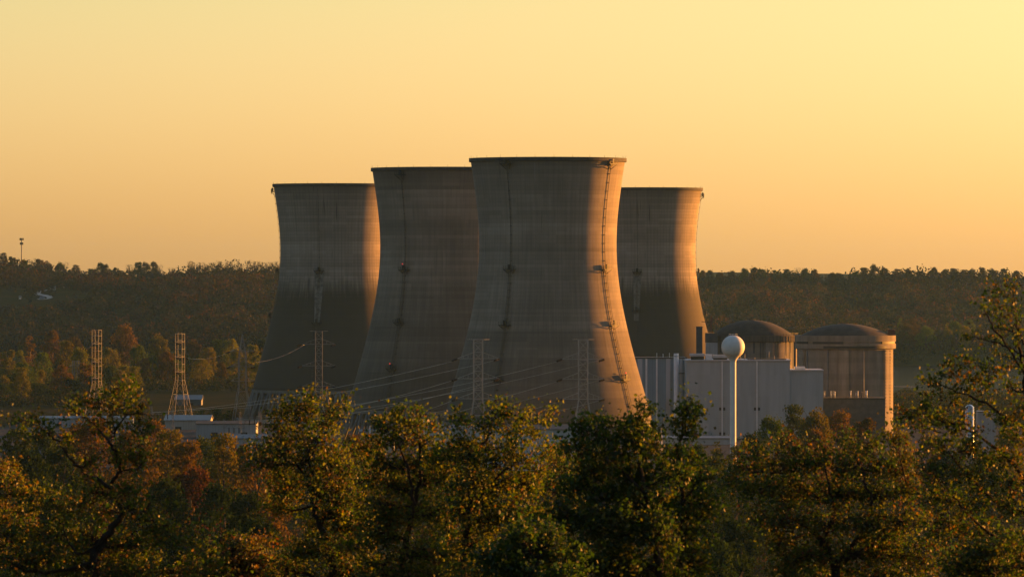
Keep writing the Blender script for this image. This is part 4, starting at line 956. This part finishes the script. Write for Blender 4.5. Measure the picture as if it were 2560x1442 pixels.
NL += fg_tree('large open tree at left with black crooked limbs and sparse olive leaves', 150,
    [(232, 1470, 15), (245, 1385, 12), (268, 1335, 11), (296, 1300, 10), (306, 1286, 9.5)],
    [(232, 1002, 66, 34), (185, 1020, 36, 28), (312, 968, 44, 30), (300, 1012, 60, 40), (262, 1052, 44, 26), (352, 1058, 46, 20), (345, 1010, 30, 34), (60, 1050, 50, 24), (112, 1060, 40, 22), (95, 1082, 50, 16), (160, 1085, 30, 30), (172, 1112, 22, 18), (330, 1075, 34, 26), (262, 1090, 30, 26), (345, 1120, 60, 34), (290, 1140, 36, 30), (228, 1150, 26, 30), (350, 1160, 30, 24), (330, 1210, 40, 26), (225, 1230, 60, 46), (160, 1262, 60, 46), (262, 1270, 50, 44), (120, 1330, 110, 50), (230, 1340, 90, 50), (330, 1262, 40, 40), (380, 1300, 56, 40), (420, 1340, 60, 42), (340, 1360, 80, 50), (470, 1330, 40, 36), (440, 1262, 14, 22), (60, 1390, 110, 50), (200, 1410, 120, 50), (360, 1420, 110, 50), (500, 1370, 36, 40), (480, 1420, 60, 40)],
    mixA, 1, .62, .092, 1.0,
    [[(306, 1286, 9), (296, 1250, 8), (279, 1222, 7), (285, 1195, 7), (300, 1170, 6.5), (297, 1150, 6), (284, 1120, 5), (272, 1105, 4.5), (246, 1072, 4), (220, 1046, 3), (190, 1032, 2)],
     [(270, 1105, 4.5), (283, 1086, 3.4), (298, 1058, 3), (313, 1038, 2.6), (345, 1034, 2), (385, 1040, 1.2)], [(276, 1222, 7), (245, 1196, 6), (222, 1188, 5.4), (190, 1160, 5), (170, 1140, 4.4), (158, 1116, 3.8), (138, 1096, 3.2), (112, 1075, 2.6), (70, 1062, 1.8)],
     [(308, 1284, 7), (345, 1280, 5), (366, 1274, 4), (374, 1256, 3), (392, 1238, 1.6)], [(302, 1172, 4), (330, 1174, 3), (352, 1168, 2)], [(300, 1168, 4), (322, 1142, 3), (350, 1110, 2)], [(286, 1084, 3), (282, 1050, 2.4), (280, 1010, 1.6)],
     [(268, 1335, 7), (230, 1372, 6), (190, 1380, 5), (165, 1330, 3.5), (150, 1300, 2.4)], [(250, 1400, 7), (140, 1428, 6), (60, 1424, 4.5), (15, 1390, 3)]], 'open_tree')
NL += fg_tree('brightly sunlit orange-gold tree cut by the left edge', 161, [(-40, 1470, 9), (-30, 1350, 7), (-10, 1250, 4)],
    [(6, 1152, 26, 14), (34, 1160, 24, 22), (10, 1185, 30, 24), (46, 1200, 26, 30), (62, 1228, 24, 24), (20, 1235, 30, 26), (84, 1238, 10, 14), (4, 1290, 36, 44), (50, 1290, 34, 36), (110, 1226, 14, 12), (134, 1226, 9, 16), (20, 1360, 50, 40)], {'orange': 3, 'amber': 4, 'yellow': 2.4, 'olive': 1}, 2, 1.1, .088, .9)
NL += fg_tree('broad amber tree whose rounded sunlit top stands before the leftmost cooling tower', 152, [(835, 1470, 12), (828, 1400, 10), (800, 1310, 9), (788, 1270, 8), (782, 1200, 6.5), (770, 1120, 5)],
    [(778, 985, 34, 16), (716, 1002, 22, 16), (760, 1012, 60, 26), (865, 1000, 12, 22), (872, 1026, 16, 18), (700, 1030, 36, 30), (830, 1026, 36, 24), (760, 1050, 66, 30), (692, 1062, 26, 24), (826, 1064, 46, 28), (715, 1092, 80, 30), (800, 1098, 66, 34), (650, 1112, 46, 22), (640, 1150, 30, 22), (690, 1140, 50, 34), (770, 1150, 76, 40), (700, 1185, 56, 30), (840, 1140, 40, 40), (870, 1180, 40, 40), (722, 1232, 50, 34), (790, 1216, 70, 44), (700, 1272, 40, 20), (860, 1240, 50, 50), (800, 1290, 60, 50), (880, 1310, 50, 60), (760, 1370, 60, 40), (830, 1380, 90, 50), (720, 1420, 70, 40), (880, 1420, 80, 50)],
    mixO, 3, 1.0, .088, 1.1, [[(800, 1310, 7), (830, 1270, 6), (858, 1230, 5), (845, 1200, 4), (870, 1160, 2)], [(782, 1200, 5), (740, 1160, 4), (715, 1110, 2.5)], [(776, 1150, 4), (800, 1080, 3), (815, 1040, 2)], [(786, 1260, 5), (740, 1275, 3.4), (700, 1270, 2)]])
NL += fg_tree('low orange-brown bushy tree in the bottom left gap', 160, [(600, 1480, 8), (598, 1430, 6), (602, 1390, 4)],
    [(580, 1370, 60, 34), (630, 1360, 40, 26), (540, 1400, 60, 34), (655, 1400, 40, 40), (600, 1415, 80, 34), (520, 1436, 70, 26), (660, 1440, 60, 26)], mixR, 4, 1.2, .10, 1.0)
NL += fg_tree('amber tree with a dark forked stem before the foot of the second tower', 148, [(1000, 1470, 12), (1005, 1400, 10), (1020, 1330, 9), (1033, 1270, 8), (1048, 1210, 6.5), (1052, 1150, 5), (1050, 1090, 3.5)],
    [(1010, 1022, 30, 14), (990, 1040, 26, 20), (945, 1044, 22, 18), (1045, 1030, 24, 22), (970, 1066, 44, 24), (1035, 1062, 50, 28), (1085, 1062, 24, 24), (940, 1100, 40, 26), (1000, 1100, 56, 30), (1068, 1100, 40, 30), (915, 1130, 26, 20), (970, 1150, 60, 36), (1040, 1150, 56, 40), (1098, 1140, 40, 30), (930, 1190, 36, 30), (990, 1210, 60, 40), (1066, 1200, 50, 40), (1110, 1190, 32, 40), (950, 1260, 50, 44), (1030, 1280, 60, 50), (1100, 1270, 50, 50), (960, 1330, 60, 50), (1060, 1370, 70, 50), (960, 1410, 80, 50), (1080, 1430, 80, 40)],
    mixO, 5, 1.0, .088, 1.0, [[(1035, 1265, 7), (1025, 1200, 5.5), (1010, 1140, 4), (985, 1100, 2.4)], [(1052, 1180, 4), (1080, 1170, 3), (1100, 1140, 2)]])
NL += fg_tree('golden-topped tree right under the pylon between the middle towers', 145, [(1160, 1470, 11), (1166, 1380, 9), (1172, 1300, 8), (1180, 1200, 6.5), (1195, 1130, 5), (1230, 1080, 3.4)],
    [(1140, 1022, 18, 14), (1150, 1048, 24, 24), (1238, 1002, 24, 12), (1262, 1016, 34, 16), (1248, 1034, 36, 22), (1318, 1024, 14, 16), (1310, 1046, 34, 20), (1374, 1032, 16, 20), (1358, 1052, 26, 20), (1215, 1062, 36, 26), (1280, 1070, 56, 26), (1150, 1092, 44, 30), (1340, 1084, 34, 24), (1218, 1104, 60, 30), (1290, 1110, 50, 30), (1160, 1140, 50, 34), (1230, 1150, 56, 36), (1310, 1148, 44, 30), (1360, 1120, 30, 24), (1180, 1200, 56, 40), (1260, 1210, 56, 40), (1330, 1200, 44, 40), (1160, 1270, 56, 50), (1240, 1290, 70, 50), (1180, 1360, 80, 50), (1300, 1290, 60, 50), (1220, 1430, 110, 50)],
    {'yellow': 2.4, 'amber': 3, 'olive': 4, 'orange': 1, 'green': 2}, 6, 1.0, .088, 1.0, [[(1195, 1130, 4), (1250, 1120, 3.4), (1300, 1090, 2.6), (1335, 1060, 1.6)], [(1172, 1260, 5), (1230, 1200, 4), (1290, 1160, 2.4)]])
NL += fg_tree('dense dark green tree pointing up at the foot of the sunlit tower', 140, [(1650, 1480, 13), (1645, 1400, 11), (1628, 1320, 9), (1610, 1230, 7.5), (1598, 1140, 6), (1602, 1080, 4)],
    [(1604, 1000, 12, 14), (1606, 1022, 18, 16), (1572, 1042, 14, 12), (1630, 1034, 14, 14), (1600, 1050, 34, 20), (1452, 1050, 26, 14), (1500, 1052, 40, 20), (1535, 1058, 26, 18), (1575, 1078, 50, 26), (1625, 1072, 30, 28), (1445, 1078, 30, 22), (1510, 1090, 52, 28), (1600, 1108, 56, 30), (1455, 1120, 36, 26), (1540, 1130, 60, 34), (1640, 1120, 26, 34), (1410, 1110, 26, 18), (1480, 1170, 60, 40), (1570, 1180, 66, 44), (1640, 1180, 44, 44), (1430, 1220, 50, 40), (1520, 1240, 70, 46), (1610, 1250, 66, 50), (1400, 1290, 60, 46), (1480, 1310, 70, 50), (1570, 1330, 70, 54), (1650, 1330, 50, 54), (1420, 1390, 80, 50), (1530, 1410, 100, 50), (1640, 1420, 70, 50)],
    mixG, 7, 1.05, .10, 1.1, [[(1610, 1230, 6), (1560, 1180, 5), (1515, 1130, 3)], [(1628, 1320, 7), (1550, 1290, 5), (1490, 1240, 3.4), (1450, 1180, 2)], [(1600, 1120, 4), (1570, 1080, 2.4)]])
NL += fg_tree('narrow dark green treetop standing against the blue-clad building', 142, [(1720, 1480, 9), (1712, 1380, 8), (1705, 1260, 7), (1690, 1160, 5.5), (1700, 1100, 4), (1716, 1050, 2.6)],
    [(1726, 992, 16, 10), (1716, 1010, 20, 16), (1742, 1020, 14, 12), (1700, 1030, 20, 18), (1728, 1040, 26, 20), (1698, 1058, 24, 20), (1728, 1068, 28, 20), (1740, 1050, 12, 20), (1712, 1088, 26, 14), (1740, 1090, 14, 12), (1690, 1130, 40, 22), (1740, 1140, 40, 24), (1670, 1170, 34, 30), (1720, 1180, 56, 34), (1760, 1190, 30, 30), (1700, 1240, 60, 44), (1760, 1250, 40, 40), (1690, 1310, 60, 50), (1740, 1330, 44, 50), (1700, 1400, 70, 50), (1765, 1410, 24, 34)],
    mixG, 8, 1.0, .10, .9, [[(1705, 1260, 5), (1740, 1210, 4), (1756, 1160, 2.4)], [(1690, 1160, 4), (1670, 1130, 2.4)]])
NL += fg_tree('great spreading rust and olive tree low at right, before the dark flat-roofed block', 155, [(2090, 1480, 14), (2085, 1420, 12), (2060, 1360, 10), (2020, 1320, 8), (1985, 1300, 6)],
    [(1945, 1086, 16, 12), (1958, 1104, 26, 18), (1862, 1108, 12, 10), (1872, 1128, 24, 18), (1905, 1128, 34, 22), (2120, 1076, 14, 12), (2112, 1096, 22, 18), (2060, 1112, 30, 14), (1990, 1120, 34, 18), (2136, 1120, 40, 24), (1838, 1170, 26, 22), (1822, 1200, 22, 20), (1880, 1166, 44, 28), (1950, 1160, 56, 32), (2030, 1152, 56, 34), (2110, 1156, 60, 34), (2180, 1110, 44, 34), (2235, 1090, 50, 30), (2190, 1160, 56, 36), (2255, 1150, 50, 36), (1860, 1220, 40, 34), (1930, 1220, 60, 40), (2010, 1224, 66, 44), (2100, 1224, 70, 44), (2190, 1230, 66, 44), (2270, 1220, 56, 44), (1920, 1290, 50, 44), (1990, 1300, 66, 48), (2080, 1300, 76, 48), (2170, 1310, 76, 48), (2260, 1300, 70, 48), (1945, 1360, 50, 44), (2030, 1380, 76, 48), (2130, 1380, 86, 50), (2230, 1380, 80, 50), (1960, 1420, 50, 34), (2060, 1440, 90, 40), (2200, 1440, 110, 40), (2320, 1390, 60, 60)],
    {'olive': 4, 'amber': 2.6, 'orange': 1.1, 'green': 3, 'red': .4, 'brown': 1.4, 'yellow': .8}, 9, 1.0, .09, 1.3, [[(2085, 1420, 10), (2150, 1340, 8), (2180, 1270, 6), (2160, 1200, 4), (2140, 1140, 2.4)], [(2060, 1360, 8), (2085, 1280, 6), (2070, 1210, 4), (2060, 1150, 2.4)], [(1985, 1300, 5), (1950, 1240, 4), (1925, 1180, 2.4)], [(2110, 1400, 8), (2230, 1330, 6), (2270, 1250, 4), (2250, 1150, 2.4)], [(2030, 1330, 6), (1950, 1345, 4), (1930, 1310, 2)]])
NL += fg_tree('tall olive tree cut by the right edge, long thin branches reaching left over the river', 146, [(2640, 1480, 16), (2625, 1380, 14), (2600, 1280, 12), (2575, 1180, 10), (2572, 1080, 8.5), (2565, 980, 7), (2556, 900, 5), (2545, 820, 3.6)],
    [(2484, 716, 10, 9), (2492, 735, 18, 16), (2532, 712, 12, 9), (2530, 735, 16, 16), (2505, 760, 24, 16), (2456, 762, 12, 10), (2540, 765, 18, 20), (2480, 780, 20, 12), (2545, 800, 18, 24), (2515, 800, 20, 20), (2500, 822, 16, 12), (2430, 838, 14, 8), (2460, 836, 26, 9), (2490, 846, 18, 9), (2550, 850, 18, 26), (2330, 950, 14, 9), (2372, 905, 20, 14), (2400, 912, 40, 16), (2450, 905, 40, 16), (2496, 892, 18, 14), (2360, 930, 34, 16), (2408, 1028, 26, 12), (2470, 1036, 30, 12), (2440, 1078, 26, 14), (2410, 1060, 18, 10), (2420, 935, 50, 18), (2480, 930, 40, 20), (2526, 920, 26, 24), (2312, 944, 10, 7), (2346, 962, 40, 10), (2400, 965, 40, 14), (2460, 965, 46, 16), (2530, 970, 40, 22), (2320, 985, 24, 8), (2380, 996, 40, 14), (2470, 1000, 40, 16), (2545, 1020, 30, 30), (2260, 1030, 44, 20), (2310, 1020, 40, 20), (2350, 1045, 44, 20), (2300, 1065, 56, 26), (2380, 1080, 40, 22), (2500, 1060, 34, 20), (2540, 1085, 40, 34), (2350, 1110, 60, 30), (2430, 1120, 50, 26), (2510, 1140, 56, 30), (2330, 1170, 60, 34), (2420, 1180, 60, 34), (2520, 1200, 50, 34), (2340, 1240, 60, 40), (2440, 1250, 56, 36), (2530, 1270, 44, 40), (2350, 1310, 60, 44), (2450, 1330, 66, 44), (2540, 1350, 40, 44), (2400, 1400, 80, 44), (2510, 1420, 70, 40)],
    {'olive': 4.4, 'green': 2.6, 'amber': 2, 'orange': 1.4, 'brown': 1.6, 'yellow': .5}, 10, .72, .092, 1.0,
    [[(2572, 950, 5), (2530, 880, 4), (2480, 812, 3), (2462, 776, 2)], [(2565, 895, 4), (2520, 866, 3), (2470, 852, 2), (2432, 842, 1.2)], [(2572, 1080, 6), (2500, 1030, 4.6), (2430, 990, 3.6), (2380, 975, 2.6), (2330, 950, 1.4)], [(2556, 860, 3.4), (2540, 800, 2.6), (2532, 740, 1.4)],
     [(2590, 1230, 8), (2510, 1140, 6), (2450, 1090, 4.6), (2380, 1060, 3.4), (2300, 1030, 2)], [(2600, 1290, 8), (2500, 1260, 6), (2420, 1190, 4.4), (2370, 1130, 2.6)], [(2625, 1380, 8), (2520, 1360, 6), (2440, 1300, 4.4), (2380, 1240, 2.6)]], 'open_tree')
NL += fg_tree('low dark green treetop filling the bottom middle of the picture', 134, [(1330, 1500, 9), (1330, 1450, 7), (1335, 1400, 5)],
    [(1300, 1330, 50, 30), (1370, 1340, 60, 34), (1270, 1370, 50, 34), (1340, 1385, 80, 40), (1420, 1390, 60, 40), (1280, 1425, 80, 34), (1390, 1435, 100, 30)], {'green': 5, 'olive': 2.4, 'amber': .5, 'yellow': .3}, 11, 1.1, .10, 1.0)
NL += fg_tree('small amber treetop in the bottom gap between the two dark green trees', 165, [(1120, 1500, 8), (1120, 1440, 6), (1125, 1400, 4)],
    [(1110, 1380, 60, 40), (1150, 1420, 70, 36), (1080, 1430, 60, 30)], mixO, 12, 1.0, .11, 1.0)
mixB = {'olive': 4, 'amber': 2, 'green': 2, 'brown': 1.4, 'orange': .8, 'yellow': .8}
NL += fg_tree('olive treetop filling the notch right of the rounded amber tree', 178, [(905, 1500, 9), (902, 1400, 7), (900, 1280, 5), (898, 1200, 3)],
    [(880, 1128, 30, 18), (905, 1150, 40, 26), (935, 1140, 26, 20), (870, 1180, 40, 30), (910, 1200, 50, 34), (950, 1210, 40, 30), (890, 1260, 60, 40), (930, 1300, 60, 44), (890, 1350, 70, 46), (920, 1410, 80, 46)], mixB, 13, .9, .092, 1.2)
NL += fg_tree('olive treetop between the dark-stemmed tree and the golden-topped tree', 176, [(1125, 1500, 9), (1122, 1400, 7), (1118, 1260, 5), (1116, 1170, 3)],
    [(1110, 1098, 26, 18), (1130, 1120, 34, 24), (1100, 1140, 36, 26), (1140, 1160, 40, 30), (1110, 1200, 50, 36), (1130, 1260, 56, 40), (1100, 1310, 60, 44), (1150, 1340, 60, 44)], mixB, 14, .9, .092, 1.2)
NL += fg_tree('olive treetop between the golden-topped tree and the dense dark green tree', 180, [(1395, 1500, 9), (1398, 1400, 7), (1400, 1260, 5), (1402, 1170, 3)],
    [(1395, 1112, 26, 16), (1420, 1130, 34, 22), (1385, 1150, 40, 28), (1425, 1180, 44, 32), (1380, 1210, 50, 36), (1410, 1260, 56, 40), (1370, 1290, 60, 44)], mixB, 15, .9, .092, 1.2)
NL += fg_tree('low olive-green treetop at the bottom right corner before the tall edge tree', 132, [(2480, 1520, 9), (2480, 1460, 7), (2476, 1420, 5)],
    [(2440, 1370, 60, 34), (2510, 1360, 50, 34), (2545, 1400, 44, 40), (2400, 1410, 60, 40), (2480, 1420, 80, 40)], mixB, 16, .9, .095, 1.0)
print('foreground leaves', NL)

# ------------------------------------------------------------------ air
b = MB(); b.bb(-2600, 2600, -760, 13100, -11, 140)
hz = bpy.data.materials.new('haze_air'); hz.use_nodes = True; nt = hz.node_tree; nt.nodes.clear()
pv = nt.nodes.new('ShaderNodeVolumePrincipled'); pv.inputs['Color'].default_value = (.28, .60, 1.0, 1); pv.inputs['Density'].default_value = 1.15e-5; pv.inputs['Anisotropy'].default_value = .35
out = nt.nodes.new('ShaderNodeOutputMaterial'); nt.links.new(pv.outputs[0], out.inputs['Volume'])
tag(b.build('haze', hz), kind='stuff')
